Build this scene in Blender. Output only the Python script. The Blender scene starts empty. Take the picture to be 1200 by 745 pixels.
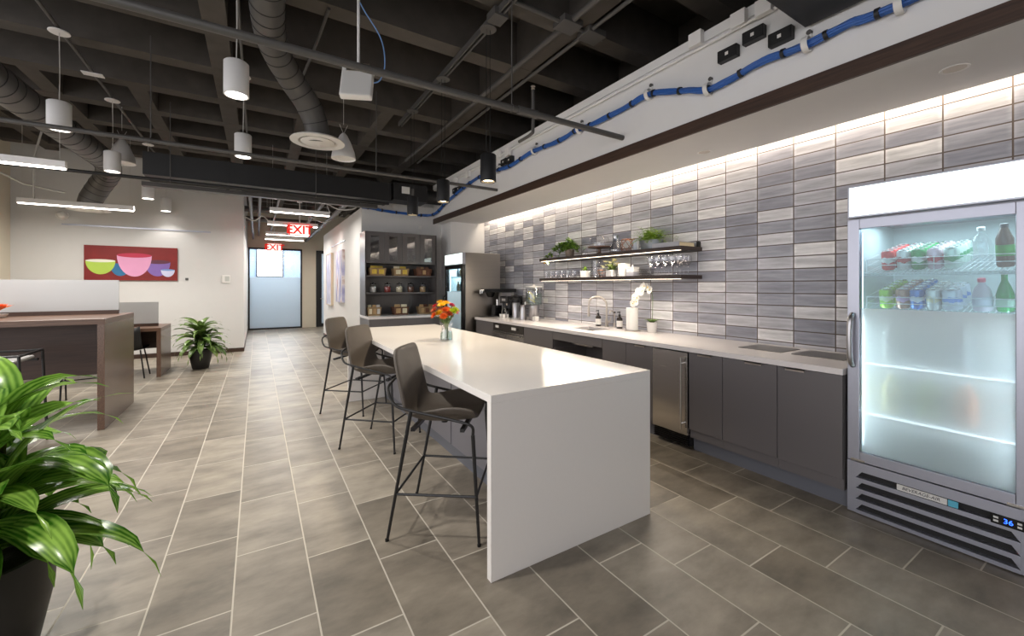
import bpy, math, random
from mathutils import Vector, Matrix
random.seed(7)
PI = math.pi
COL = bpy.context.scene.collection
R = math.radians

# ------------------------------------------------------------------ mesh builder
class MB:
    def __init__(self):
        self.v = []; self.f = []; self.m = []; self.mi = 0; self.across = {}
    def mat(self, i):
        self.mi = i; return self
    def face(self, idx):
        self.f.append(tuple(idx)); self.m.append(self.mi)
    def box(self, x0, x1, y0, y1, z0, z1):
        b = len(self.v)
        self.v += [(x0,y0,z0),(x1,y0,z0),(x1,y1,z0),(x0,y1,z0),(x0,y0,z1),(x1,y0,z1),(x1,y1,z1),(x0,y1,z1)]
        for q in ((0,3,2,1),(4,5,6,7),(0,1,5,4),(1,2,6,5),(2,3,7,6),(3,0,4,7)):
            self.face([b+i for i in q])
        return self
    def obox(self, c, sx, sy, sz, M):
        b = len(self.v); c = Vector(c)
        for z in (-.5,.5):
            for (x,y) in ((-.5,-.5),(.5,-.5),(.5,.5),(-.5,.5)):
                self.v.append(tuple(c + M @ Vector((x*sx,y*sy,z*sz))))
        for q in ((0,3,2,1),(4,5,6,7),(0,1,5,4),(1,2,6,5),(2,3,7,6),(3,0,4,7)):
            self.face([b+i for i in q])
        return self
    def ring(self, rings, close=False, cap0=True, cap1=True):
        b = len(self.v); n = len(rings[0])
        for r in rings: self.v += [tuple(p) for p in r]
        k = len(rings)
        for i in range(k-1 + (1 if close else 0)):
            a = b+i*n; c = b+((i+1)%k)*n
            for j in range(n):
                self.face((a+j, a+(j+1)%n, c+(j+1)%n, c+j))
        if not close:
            if cap0: self.face([b+j for j in range(n)][::-1])
            if cap1: self.face([b+(k-1)*n+j for j in range(n)])
        return self
    def cyl(self, p0, p1, r0, r1=None, n=12, cap=True):
        if r1 is None: r1 = r0
        p0 = Vector(p0); p1 = Vector(p1); d = (p1-p0).normalized()
        u = d.orthogonal().normalized(); w = d.cross(u)
        rs = []
        for p, r in ((p0,r0),(p1,r1)):
            rs.append([p + (u*math.cos(2*PI*j/n)+w*math.sin(2*PI*j/n))*r for j in range(n)])
        return self.ring(rs, cap0=cap, cap1=cap)
    def tube(self, pts, r, n=8, close=False, cap=True):
        pts = [Vector(p) for p in pts]; rs = []
        k = len(pts); u = None
        for i, p in enumerate(pts):
            if close: t = pts[(i+1)%k]-pts[i-1]
            else: t = pts[min(i+1,k-1)]-pts[max(i-1,0)]
            t.normalize()
            if u is None: u = t.orthogonal().normalized()
            else:
                u = u - t*u.dot(t)
                u = u.normalized() if u.length > 1e-6 else t.orthogonal().normalized()
            w = t.cross(u)
            rr = r[i] if isinstance(r,(list,tuple)) else r
            rs.append([p+(u*math.cos(2*PI*j/n)+w*math.sin(2*PI*j/n))*rr for j in range(n)])
        return self.ring(rs, close=close, cap0=cap, cap1=cap)
    def lathe(self, prof, c=(0,0,0), n=24, cap0=True, cap1=True):
        rs = [[(c[0]+r*math.cos(2*PI*j/n), c[1]+r*math.sin(2*PI*j/n), c[2]+z) for j in range(n)] for r, z in prof]
        return self.ring(rs, cap0=cap0, cap1=cap1)
    def sphere(self, c, r, n=12, k=8, s=(1,1,1)):
        rs = []
        for i in range(k+1):
            a = -PI/2 + PI*i/k; rr = max(math.cos(a), .02)*r
            rs.append([(c[0]+rr*s[0]*math.cos(2*PI*j/n), c[1]+rr*s[1]*math.sin(2*PI*j/n), c[2]+math.sin(a)*r*s[2]) for j in range(n)])
        return self.ring(rs)
    def poly(self, pts):
        b = len(self.v); self.v += [tuple(p) for p in pts]; self.face(range(b, b+len(pts))); return self
    def prism(self, pts, off):
        off = Vector(off); a = [Vector(p) for p in pts]
        return self.ring([a, [p+off for p in a]])
    def leaf(self, base, az, el, L, w, droop=1.2, fold=.25, n=7, twist=0., base_w=.25):
        p = Vector(base); b = len(self.v); e = el
        side = Vector((-math.sin(az), math.cos(az), 0))
        for i in range(n+1):
            t = i/n
            d = Vector((math.cos(az)*math.cos(e), math.sin(az)*math.cos(e), math.sin(e)))
            up = side.cross(d)*-1
            ww = w*.5*max(.015, (base_w+(1-base_w)*math.sin(PI*min(1,t*1.15+.08))) if t < .8 else math.sin(PI*min(1,t*1.15+.08)))
            if t > .88: ww = w*.5*max(.01, (1-t)*1.6)
            sd = (side*math.cos(twist*t)+up*math.sin(twist*t))
            f_ = up*fold*ww
            for q_ in (1, .5, 0, -.5, -1):
                self.across[len(self.v)] = q_
                self.v.append(tuple(p+sd*ww*q_+f_*abs(q_)**1.3))
            p = p + d*(L/n); e -= droop/n*(.5+t)
        for i in range(n):
            a = b+i*5
            for j_ in range(4): self.face((a+j_, a+j_+1, a+j_+6, a+j_+5))
        return self
    def build(self, name, mats, parent=None, smooth=40, bevel=0, seg=2, solid=0, loc=None):
        me = bpy.data.meshes.new(name)
        me.from_pydata(self.v, [], self.f)
        if not isinstance(mats, (list,tuple)): mats = [mats]
        for m in mats: me.materials.append(m)
        for p, mi in zip(me.polygons, self.m): p.material_index = mi
        if smooth:
            me.polygons.foreach_set('use_smooth', [True]*len(me.polygons))
            me.set_sharp_from_angle(angle=R(smooth))
        if self.across:
            at_ = me.attributes.new('across','FLOAT','POINT')
            for i_, q_ in self.across.items(): at_.data[i_].value = q_
        me.update()
        o = bpy.data.objects.new(name, me); COL.objects.link(o)
        if parent is not None: o.parent = parent
        if loc is not None: o.location = loc
        if solid:
            s = o.modifiers.new('solid', 'SOLIDIFY'); s.thickness = solid; s.offset = 0
        if bevel:
            bm = o.modifiers.new('bevel', 'BEVEL'); bm.width = bevel; bm.segments = seg; bm.limit_method = 'ANGLE'; bm.angle_limit = R(50)
        return o

def catmull(pts, k=6, close=False):
    P = [Vector(p) for p in pts]; out = []; n = len(P)
    rng = range(n if close else n-1)
    for i in rng:
        if close: a,b,c,d = P[i-1],P[i],P[(i+1)%n],P[(i+2)%n]
        else: a,b,c,d = P[max(i-1,0)],P[i],P[i+1],P[min(i+2,n-1)]
        for j in range(k):
            t = j/k
            out.append(.5*((2*b)+(c-a)*t+(2*a-5*b+4*c-d)*t*t+(3*b-a-3*c+d)*t**3))
    if not close: out.append(P[-1])
    return out

def thing(name, label, cat, loc=(0,0,0), rz=0, group=None):
    o = bpy.data.objects.new(name, None); COL.objects.link(o)
    o.location = loc; o.rotation_euler = (0,0,rz); o.empty_display_size = .05
    o['label'] = label; o['category'] = cat
    if group: o['group'] = group
    return o
def tag(o, label, cat, group=None, kind=None):
    o['label'] = label; o['category'] = cat
    if group: o['group'] = group
    if kind: o['kind'] = kind
    return o
def struct(o, label=None, cat=None):
    o['kind'] = 'structure'
    if label: o['label'] = label
    if cat: o['category'] = cat
    return o
def dup(root, loc, rz=None, label=None, group=None):
    r = root.copy(); COL.objects.link(r); r.location = loc
    if rz is not None: r.rotation_euler = (0,0,rz)
    if label: r['label'] = label
    if group: r['group'] = group
    for ch in root.children:
        c = ch.copy(); COL.objects.link(c); c.parent = r
        for g in ch.children:
            d = g.copy(); COL.objects.link(d); d.parent = c
    return r

# ------------------------------------------------------------------ materials
def new_mat(name):
    m = bpy.data.materials.new(name); m.use_nodes = True
    nt = m.node_tree
    return m, nt, nt.nodes, nt.links, nt.nodes['Principled BSDF']
def S(v): # sRGB 0-255 -> linear
    return tuple(((c/255)/12.92 if c/255 <= .04045 else ((c/255+.055)/1.055)**2.4) for c in v)
def mat(name, rgb, rough=.5, metal=0, noise=.0, scale=20, bump=0, spec=.5, coat=0, stretch=None):
    m, nt, N, L, B = new_mat(name)
    c = S(rgb)
    B.inputs['Base Color'].default_value = (*c,1); B.inputs['Roughness'].default_value = rough
    B.inputs['Metallic'].default_value = metal; B.inputs['Specular IOR Level'].default_value = spec
    B.inputs['Coat Weight'].default_value = coat
    if noise or bump:
        tc = N.new('ShaderNodeTexCoord'); mp = N.new('ShaderNodeMapping'); nz = N.new('ShaderNodeTexNoise')
        if stretch: mp.inputs['Scale'].default_value = stretch
        nz.inputs['Scale'].default_value = scale; nz.inputs['Detail'].default_value = 6
        L.new(tc.outputs['Object'], mp.inputs['Vector']); L.new(mp.outputs['Vector'], nz.inputs['Vector'])
        if noise:
            mx = N.new('ShaderNodeMix'); mx.data_type = 'RGBA'
            mx.inputs[6].default_value = (*[v*(1-noise) for v in c],1); mx.inputs[7].default_value = (*[min(1,v*(1+noise)) for v in c],1)
            L.new(nz.outputs['Fac'], mx.inputs[0]); L.new(mx.outputs[2], B.inputs['Base Color'])
        if bump:
            bp = N.new('ShaderNodeBump'); bp.inputs['Strength'].default_value = bump; bp.inputs['Distance'].default_value = .01
            L.new(nz.outputs['Fac'], bp.inputs['Height']); L.new(bp.outputs['Normal'], B.inputs['Normal'])
    return m
def emit(name, rgb, s):
    m, nt, N, L, B = new_mat(name)
    B.inputs['Base Color'].default_value = (*S(rgb),1)
    B.inputs['Emission Color'].default_value = (*S(rgb),1); B.inputs['Emission Strength'].default_value = s
    return m
def glass(name, rgb=(255,255,255), rough=.02, tint=1.0, ior=1.45, minr=.03):
    m, nt, N, L, B = new_mat(name); N.remove(B)
    out = N['Material Output']; t = N.new('ShaderNodeBsdfTransparent'); g = N.new('ShaderNodeBsdfGlossy'); mx = N.new('ShaderNodeMixShader')
    fr = N.new('ShaderNodeLayerWeight'); fr.inputs['Blend'].default_value = .5
    pw = N.new('ShaderNodeMath'); pw.operation = 'POWER'; pw.inputs[1].default_value = 4.0; L.new(fr.outputs['Facing'], pw.inputs[0])
    ml = N.new('ShaderNodeMath'); ml.operation = 'MULTIPLY'; ml.inputs[1].default_value = .85; L.new(pw.outputs[0], ml.inputs[0])
    t.inputs['Color'].default_value = (*[c*tint for c in S(rgb)],1); g.inputs['Roughness'].default_value = rough
    mxv = N.new('ShaderNodeMath'); mxv.operation = 'MAXIMUM'; mxv.inputs[1].default_value = minr
    L.new(ml.outputs[0], mxv.inputs[0]); L.new(mxv.outputs[0], mx.inputs[0])
    L.new(t.outputs[0], mx.inputs[1]); L.new(g.outputs[0], mx.inputs[2]); L.new(mx.outputs[0], out.inputs['Surface'])
    return m
def frosted(name, rgb, clear=.12, trans=.6, rough=.3):
    m, nt, N, L, B = new_mat(name); N.remove(B); out = N['Material Output']
    tr = N.new('ShaderNodeBsdfTranslucent'); df = N.new('ShaderNodeBsdfDiffuse'); tp = N.new('ShaderNodeBsdfTransparent'); gl = N.new('ShaderNodeBsdfGlossy')
    for s in (tr, df): s.inputs['Color'].default_value = (*S(rgb),1)
    gl.inputs['Roughness'].default_value = rough
    a = N.new('ShaderNodeMixShader'); b = N.new('ShaderNodeMixShader'); c = N.new('ShaderNodeMixShader')
    a.inputs[0].default_value = trans; b.inputs[0].default_value = clear; c.inputs[0].default_value = .06
    L.new(df.outputs[0], a.inputs[1]); L.new(tr.outputs[0], a.inputs[2]); L.new(a.outputs[0], b.inputs[1]); L.new(tp.outputs[0], b.inputs[2])
    L.new(b.outputs[0], c.inputs[1]); L.new(gl.outputs[0], c.inputs[2]); L.new(c.outputs[0], out.inputs['Surface'])
    return m
def frosted_blur(name, rgb, img=.45, rough=.4):
    m, nt, N, L, B = new_mat(name); N.remove(B); out = N['Material Output']
    tr = N.new('ShaderNodeBsdfTranslucent'); rf = N.new('ShaderNodeBsdfRefraction'); gl = N.new('ShaderNodeBsdfGlossy'); df = N.new('ShaderNodeBsdfDiffuse')
    for s in (tr, rf, df): s.inputs['Color'].default_value = (*S(rgb),1)
    rf.inputs['Roughness'].default_value = rough; rf.inputs['IOR'].default_value = 1.2; gl.inputs['Roughness'].default_value = .15
    a = N.new('ShaderNodeMixShader'); b = N.new('ShaderNodeMixShader'); c = N.new('ShaderNodeMixShader')
    a.inputs[0].default_value = img; b.inputs[0].default_value = .14; c.inputs[0].default_value = .05
    L.new(tr.outputs[0], a.inputs[1]); L.new(rf.outputs[0], a.inputs[2]); L.new(a.outputs[0], b.inputs[1]); L.new(df.outputs[0], b.inputs[2])
    L.new(b.outputs[0], c.inputs[1]); L.new(gl.outputs[0], c.inputs[2]); L.new(c.outputs[0], out.inputs['Surface'])
    return m
def wood(name, dark, light, axis=0, rough=.4, scale=6):
    m, nt, N, L, B = new_mat(name)
    tc = N.new('ShaderNodeTexCoord'); mp = N.new('ShaderNodeMapping'); nz = N.new('ShaderNodeTexNoise'); cr = N.new('ShaderNodeValToRGB')
    s = [14,14,14]; s[axis] = .6; mp.inputs['Scale'].default_value = s
    nz.inputs['Scale'].default_value = scale; nz.inputs['Detail'].default_value = 8; nz.inputs['Roughness'].default_value = .6
    cr.color_ramp.elements[0].position = .3; cr.color_ramp.elements[0].color = (*S(dark),1)
    cr.color_ramp.elements[1].position = .7; cr.color_ramp.elements[1].color = (*S(light),1)
    L.new(tc.outputs['Object'], mp.inputs['Vector']); L.new(mp.outputs['Vector'], nz.inputs['Vector']); L.new(nz.outputs['Fac'], cr.inputs[0])
    L.new(cr.outputs[0], B.inputs['Base Color']); B.inputs['Roughness'].default_value = rough
    return m
def brushed(name, rgb, axis=1, rough=.3, contrast=.10):
    m, nt, N, L, B = new_mat(name)
    tc = N.new('ShaderNodeTexCoord'); mp = N.new('ShaderNodeMapping'); nz = N.new('ShaderNodeTexNoise')
    s = [120,120,120]; s[axis] = 1.5; mp.inputs['Scale'].default_value = s; nz.inputs['Scale'].default_value = 1.5; nz.inputs['Detail'].default_value = 4
    c = S(rgb); mx = N.new('ShaderNodeMix'); mx.data_type = 'RGBA'
    mx.inputs[6].default_value = (*[v*(1-contrast) for v in c],1); mx.inputs[7].default_value = (*[min(1,v*(1+contrast)) for v in c],1)
    mr = N.new('ShaderNodeMapRange'); mr.inputs[3].default_value = rough*.75; mr.inputs[4].default_value = rough*1.3
    L.new(tc.outputs['Object'], mp.inputs['Vector']); L.new(mp.outputs['Vector'], nz.inputs['Vector'])
    L.new(nz.outputs['Fac'], mx.inputs[0]); L.new(mx.outputs[2], B.inputs['Base Color']); L.new(nz.outputs['Fac'], mr.inputs[0]); L.new(mr.outputs[0], B.inputs['Roughness'])
    B.inputs['Metallic'].default_value = 1
    return m
def math_node(N, L, op, a, b=None):
    n = N.new('ShaderNodeMath'); n.operation = op
    for i, x in enumerate((a, b)):
        if x is None: continue
        if isinstance(x, (int,float)): n.inputs[i].default_value = x
        else: L.new(x, n.inputs[i])
    return n.outputs[0]
def to_mesh(o):
    bpy.context.view_layer.update()
    me = bpy.data.meshes.new_from_object(o.evaluated_get(bpy.context.evaluated_depsgraph_get()))
    n = bpy.data.objects.new(o.name, me); COL.objects.link(n); n.parent = o.parent; n.location = o.location; n.rotation_euler = o.rotation_euler
    nm = o.name; bpy.data.objects.remove(o); n.name = nm
    return n
def tile_mat(name, ax_u, ax_v, u0, du, v0, dv, shift, grout_w, cols, grout, rough, streak, bump=.4, mottled=.25, edge=0.0):
    """tiles of du x dv on two object axes, each row of u shifted by `shift` along v; every tile gets its own tone"""
    m, nt, N, L, B = new_mat(name)
    tc = N.new('ShaderNodeTexCoord'); sx = N.new('ShaderNodeSeparateXYZ'); L.new(tc.outputs['Object'], sx.inputs[0])
    u = math_node(N, L, 'DIVIDE', math_node(N, L, 'SUBTRACT', sx.outputs[ax_u], u0), du)
    ui = math_node(N, L, 'FLOOR', u)
    v = math_node(N, L, 'DIVIDE', math_node(N, L, 'ADD', math_node(N, L, 'SUBTRACT', sx.outputs[ax_v], v0), math_node(N, L, 'MULTIPLY', ui, shift)), dv)
    vi = math_node(N, L, 'FLOOR', v)
    uf = math_node(N, L, 'FRACT', u); vf = math_node(N, L, 'FRACT', v)
    eu = math_node(N, L, 'MULTIPLY', math_node(N, L, 'MINIMUM', uf, math_node(N, L, 'SUBTRACT', 1.0, uf)), du)
    ev = math_node(N, L, 'MULTIPLY', math_node(N, L, 'MINIMUM', vf, math_node(N, L, 'SUBTRACT', 1.0, vf)), dv)
    e = math_node(N, L, 'MINIMUM', eu, ev)
    mr = N.new('ShaderNodeMapRange'); mr.inputs[1].default_value = grout_w*.5; mr.inputs[2].default_value = grout_w*.5+.0012
    L.new(e, mr.inputs[0])
    cb = N.new('ShaderNodeCombineXYZ'); L.new(ui, cb.inputs[0]); L.new(vi, cb.inputs[1])
    wn = N.new('ShaderNodeTexWhiteNoise'); wn.noise_dimensions = '3D'; L.new(cb.outputs[0], wn.inputs[0])
    cr = N.new('ShaderNodeValToRGB'); cr.color_ramp.interpolation = 'LINEAR'
    while len(cr.color_ramp.elements) < len(cols): cr.color_ramp.elements.new(.5)
    for i, (pos, c) in enumerate(cols):
        cr.color_ramp.elements[i].position = pos; cr.color_ramp.elements[i].color = (*S(c),1)
    L.new(wn.outputs['Value'], cr.inputs[0])
    # stains drawn out along one axis, moved tile by tile
    off = N.new('ShaderNodeVectorMath'); off.operation = 'MULTIPLY_ADD'
    off.inputs[1].default_value = (3.7,5.1,2.3); L.new(wn.outputs['Color'], off.inputs[0]); L.new(tc.outputs['Object'], off.inputs[2])
    mp = N.new('ShaderNodeMapping'); mp.inputs['Scale'].default_value = streak; L.new(off.outputs[0], mp.inputs['Vector'])
    nz = N.new('ShaderNodeTexNoise'); nz.inputs['Scale'].default_value = 1; nz.inputs['Detail'].default_value = 8; nz.inputs['Roughness'].default_value = .62
    L.new(mp.outputs[0], nz.inputs['Vector'])
    k = N.new('ShaderNodeMapRange'); k.inputs[1].default_value = .3; k.inputs[2].default_value = .7; k.inputs[3].default_value = 1-mottled; k.inputs[4].default_value = 1+mottled
    L.new(nz.outputs['Fac'], k.inputs[0])
    kk = k.outputs[0]
    if edge:
        ge = N.new('ShaderNodeMapRange'); ge.inputs[1].default_value = .0; ge.inputs[2].default_value = .03; ge.inputs[3].default_value = 1+edge; ge.inputs[4].default_value = 1-edge*.3; L.new(e, ge.inputs[0])
        kk = math_node(N, L, 'MULTIPLY', kk, ge.outputs[0])
    sc = N.new('ShaderNodeVectorMath'); sc.operation = 'SCALE'; L.new(cr.outputs[0], sc.inputs[0]); L.new(kk, sc.inputs['Scale'])
    mx = N.new('ShaderNodeMix'); mx.data_type = 'RGBA'; mx.inputs[6].default_value = (*S(grout),1)
    L.new(mr.outputs[0], mx.inputs[0]); L.new(sc.outputs[0], mx.inputs[7]); L.new(mx.outputs[2], B.inputs['Base Color'])
    r2 = N.new('ShaderNodeMapRange'); r2.inputs[3].default_value = .85; r2.inputs[4].default_value = rough; L.new(mr.outputs[0], r2.inputs[0]); L.new(r2.outputs[0], B.inputs['Roughness'])
    h = math_node(N, L, 'ADD', math_node(N, L, 'MULTIPLY', nz.outputs['Fac'], .25), mr.outputs[0])
    bp = N.new('ShaderNodeBump'); bp.inputs['Strength'].default_value = bump; bp.inputs['Distance'].default_value = .003
    L.new(h, bp.inputs['Height']); L.new(bp.outputs[0], B.inputs['Normal'])
    return m

M = {}
M['floor'] = tile_mat('floor_tile', 0, 1, -.0935, .3228, 2.647, .6395, .2131, .006,
                      [(0,(124,115,102)),(.5,(138,129,116)),(1,(152,143,129))], (196,188,174), .40, (2.6,5.5,5), bump=.25, mottled=.38)
M['tile'] = tile_mat('wall_tile', 1, 2, .524, .3075, 2.583, .109, 0, .008,
                     [(0,(142,143,153)),(.30,(158,159,168)),(.55,(177,177,183)),(.72,(194,193,197)),(.84,(214,213,214)),(1,(226,224,223))], (98,87,80), .28, (5,3.2,30), bump=.35, mottled=.26, edge=.22)
M['wall'] = mat('painted_wall', (214,213,211), .7, noise=.02, scale=8)
M['wall_cream'] = mat('cream_wall', (216,207,188), .7, noise=.02, scale=8)
M['soffit'] = mat('soffit_paint', (228,227,226), .7, noise=.02, scale=8)
M['ceil'] = mat('dark_concrete', (78,73,68), .8, noise=.35, scale=6, bump=.3)
M['pipe'] = mat('dark_pipe', (84,82,80), .45, noise=.1, scale=30)
M['pipe_black'] = mat('black_pipe', (30,30,31), .5, noise=.1, scale=30)
M['duct'] = mat('spiral_duct_metal', (92,90,88), .45, .3, noise=.08, scale=14)
M['black'] = mat('matte_black', (24,24,25), .5)
M['blackgloss'] = mat('glossy_black', (18,18,20), .18)
M['steelblack'] = mat('powder_coated_steel', (26,25,25), .38)
M['leather'] = mat('brown_grey_leatherette', (88,80,72), .5, noise=.06, scale=60, bump=.06)
M['quartz'] = mat('white_quartz', (236,231,226), .14, noise=.015, scale=50)
M['counterq'] = mat('white_counter_quartz', (232,226,224), .2, noise=.02, scale=60)
M['cab'] = mat('grey_laminate', (104,100,101), .33, noise=.02, scale=5)
M['toe'] = mat('toe_kick_laminate', (104,106,114), .4)
M['isl'] = mat('island_panel_grey', (128,126,132), .3, noise=.02, scale=5)
M['dark'] = mat('dark_recess', (30,29,30), .7)
M['steel'] = brushed('brushed_steel', (196,193,190), 1, .24)
M['steelv'] = brushed('brushed_steel_upright', (176,174,176), 2, .3)
M['steelx'] = brushed('brushed_steel_side', (160,154,148), 0, .34)
M['chrome'] = mat('chrome', (210,208,205), .15, 1)
M['nickel'] = mat('brushed_nickel', (190,182,172), .28, 1)
M['alu'] = mat('cooler_grey_steel', (178,180,192), .36, .75, noise=.03, scale=30)
M['whiteplastic'] = mat('white_plastic', (228,226,222), .4)
M['whitegloss'] = mat('white_ceramic', (236,234,230), .2)
M['whitemetal'] = mat('white_powder_coat', (238,236,234), .45)
M['trimwood'] = wood('walnut_trim', (48,34,27), (76,55,43), 1, .45)
M['shelfwood'] = wood('dark_shelf_wood', (40,30,27), (66,50,44), 1, .45)
M['deskwood'] = wood('walnut_desk', (74,52,40), (112,84,66), 0, .35)
M['deskside'] = wood('walnut_desk_end', (76,54,42), (112,86,69), 1, .25)
M['deskdark'] = wood('dark_modesty_wood', (54,37,29), (74,52,41), 0, .5)
M['glass'] = glass('clear_glass')
M['glassware'] = glass('glassware', (252,252,253), .03, .99, 1.5, .11)
M['water'] = glass('vase_water', (225,238,232), .02, 1, 1.33)
M['doorglass'] = glass('cooler_door_glass', (226,240,244), .02, 1, 1.35, .05)
M['frost'] = frosted_blur('frosted_glass', (246,251,252), .5, .34)
M['screen'] = frosted('frosted_acrylic', (196,197,198), .20, .35, .3)
M['doorfrost'] = frosted('frosted_door_film', (206,216,222), .10, .5, .25)
M['led'] = emit('led_strip', (255,236,210), 2.6)
M['ledcool'] = emit('cool_led_tube', (255,246,236), 9)
M['lamp'] = emit('lamp_disc', (255,250,242), 12)
M['lampwarm'] = emit('warm_lamp_disc', (255,226,180), 12)
M['sign'] = emit('cooler_light_panel', (238,255,246), 1.35)
M['coolled'] = emit('cooler_led', (232,246,255), 3)
M['display'] = emit('blue_digits', (40,90,255), 4)
M['exitface'] = emit('exit_sign_face', (255,236,226), 1.0)
M['exitred'] = emit('exit_red', (225,30,20), .6)
M['window'] = emit('bright_window', (240,246,255), 2.2)
M['inner'] = mat('cooler_liner', (196,204,204), .4)
M['innergrey'] = mat('cooler_back_panel', (150,152,150), .45)
M['rackwire'] = mat('white_wire', (225,230,232), .35)
M['soil'] = mat('potting_soil', (42,34,28), .95, noise=.4, scale=60, bump=.6)
M['pot'] = mat('black_planter', (40,38,37), .42)
M['blue'] = mat('blue_cable', (38,92,170), .45, noise=.12, scale=50)
M['paper'] = mat('paper_towel', (240,238,234), .9, bump=.1, scale=80)
M['wire'] = mat('white_cord', (205,203,198), .6)
M['copper'] = mat('copper', (176,124,98), .3, 1)
M['galv'] = mat('galvanised_tub', (140,146,152), .42, .8, noise=.15, scale=20)
M['rustic'] = wood('weathered_wood', (112,96,84), (158,142,128), 0, .7)
def leafmat(name, c1, c2, rough=.32, scale=9, stretch=(1,1,1), trans=.0, stripe=0):
    m, nt, N, L, B = new_mat(name)
    tc = N.new('ShaderNodeTexCoord'); mp = N.new('ShaderNodeMapping'); nz = N.new('ShaderNodeTexNoise'); cr = N.new('ShaderNodeValToRGB')
    mp.inputs['Scale'].default_value = stretch; nz.inputs['Scale'].default_value = scale; nz.inputs['Detail'].default_value = 4
    cr.color_ramp.elements[0].position = .32; cr.color_ramp.elements[0].color = (*S(c1),1)
    cr.color_ramp.elements[1].position = .7; cr.color_ramp.elements[1].color = (*S(c2),1)
    L.new(tc.outputs['Object'], mp.inputs['Vector']); L.new(mp.outputs['Vector'], nz.inputs['Vector'])
    if stripe:
        at = N.new('ShaderNodeAttribute'); at.attribute_name = 'across'
        sn = math_node(N, L, 'SINE', math_node(N, L, 'MULTIPLY', at.outputs['Fac'], 19.0))
        ed = math_node(N, L, 'MULTIPLY', math_node(N, L, 'SUBTRACT', math_node(N, L, 'ABSOLUTE', at.outputs['Fac']), .5), -.10)
        L.new(math_node(N, L, 'ADD', math_node(N, L, 'ADD', nz.outputs['Fac'], math_node(N, L, 'MULTIPLY', sn, stripe)), ed), cr.inputs[0])
    else: L.new(nz.outputs['Fac'], cr.inputs[0])
    L.new(cr.outputs[0], B.inputs['Base Color'])
    B.inputs['Roughness'].default_value = rough
    if trans:
        out = N['Material Output']; tr = N.new('ShaderNodeBsdfTranslucent'); mx = N.new('ShaderNodeMixShader'); mx.inputs[0].default_value = trans
        L.new(cr.outputs[0], tr.inputs['Color']); L.new(B.outputs[0], mx.inputs[1]); L.new(tr.outputs[0], mx.inputs[2]); L.new(mx.outputs[0], out.inputs['Surface'])
    return m
M['leafbig'] = leafmat('corn_plant_leaf', (52,104,22), (164,206,92), .24, 6, (1,1,.5), .3, .10)
M['leaf2'] = leafmat('dark_leaf', (54,84,30), (140,168,92), .3, 7, (1,1,1), .15, .06)
M['fern'] = leafmat('fern_green', (78,120,26), (166,196,72), .5, 16, (1,1,1), .25)
M['trail'] = leafmat('trailing_green', (58,98,34), (150,188,76), .45, 22, (1,1,1), .2)
M['stem'] = mat('green_stem', (92,116,54), .5)
M['cane'] = mat('plant_cane', (112,98,70), .8, noise=.2, scale=30)
# ------------------------------------------------------------------ setting
XW, XS0, XS1, ZS = 4.0, 3.085, 3.88, 2.718
struct(MB().box(-7,4.2,-3.2,18.8,-.12,0).build('floor', M['floor'], smooth=0))
struct(MB().box(XW,4.15,-3.2,7.52,0,3.0).build('wall_right', M['tile'], smooth=0))
b = MB().box(XS0,XS1,-3.2,8.0,ZS,3.5).box(XS1,XW+.15,-3.2,7.52,2.84,3.5).box(3.25,XW+.15,7.52,8.0,0,3.5).box(XS1,XW+.15,7.52,8.0,2.84,3.5)
struct(MB().box(XW+.15,4.3,-3.2,7.52,3.0,4.45).box(XS1,4.3,7.52,8.0,3.5,4.45).build('wall_right_light_seal', M['ceil'], smooth=0))  # dark closure added to stop sky light leaking in above the soffit
struct(MB().box(-.8,4.3,-3.3,-3.2,0,4.45).build('wall_light_block', M['wall'], smooth=0))  # unseen, added behind the camera to block daylight on the kitchen side
struct(b.build('soffit', M['soffit'], smooth=0))
struct(MB().box(XS0-.018,XS0+.0,-3.2,8.0,3.42,3.5).box(XS0-.008,XS0,-3.2,8.0,3.385,3.392).build('trim_2', M['soffit'], smooth=0))
o = struct(MB().box(XS0-.02,XS0+.002,-3.2,8.0,ZS-.004,ZS+.10).build('trim_1', M['trimwood'], smooth=0))
struct(MB().box(1.66,3.25,8.0,8.12,0,3.05).build('wall_alcove', M['wall'], smooth=0))
struct(MB().box(1.66,1.78,8.12,13.1,0,2.92).build('wall_corridor_right', M['wall'], smooth=0))
struct(MB().box(-3.72,-.25,10.9,11.02,0,4.45).build('wall_back', M['wall'], smooth=0))
struct(MB().box(-.37,-.25,11.02,16.0,0,4.45).build('wall_corridor_left', M['wall'], smooth=0))
struct(MB().box(-3.84,-3.72,6.4,11.02,0,4.45).build('wall_left', M['wall_cream'], smooth=0))
b = MB().box(-.37,-.25,16.0,16.12,0,4.45).box(-.25,1.34,16.0,16.12,2.72,4.45).box(1.34,1.78,16.0,16.12,0,4.45).box(1.78,2.7,16.0,16.12,2.7,4.45).box(2.7,4.3,16.0,16.12,0,4.45)
struct(b.build('wall_corridor_end', M['wall_cream'], smooth=0))
struct(MB().box(4.15,4.3,7.52,16.0,0,4.45).build('wall_outer', M['wall'], smooth=0))
b = MB().box(-3.70,-.25,10.882,10.9,0,.085).box(-.25,-.238,10.882,16.0,0,.085)
struct(b.build('baseboard_back', M['trimwood'], smooth=0))
struct(MB().box(1.645,1.66,8.0,13.1,0,.085).build('baseboard_corridor', M['trimwood'], smooth=0))
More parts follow.
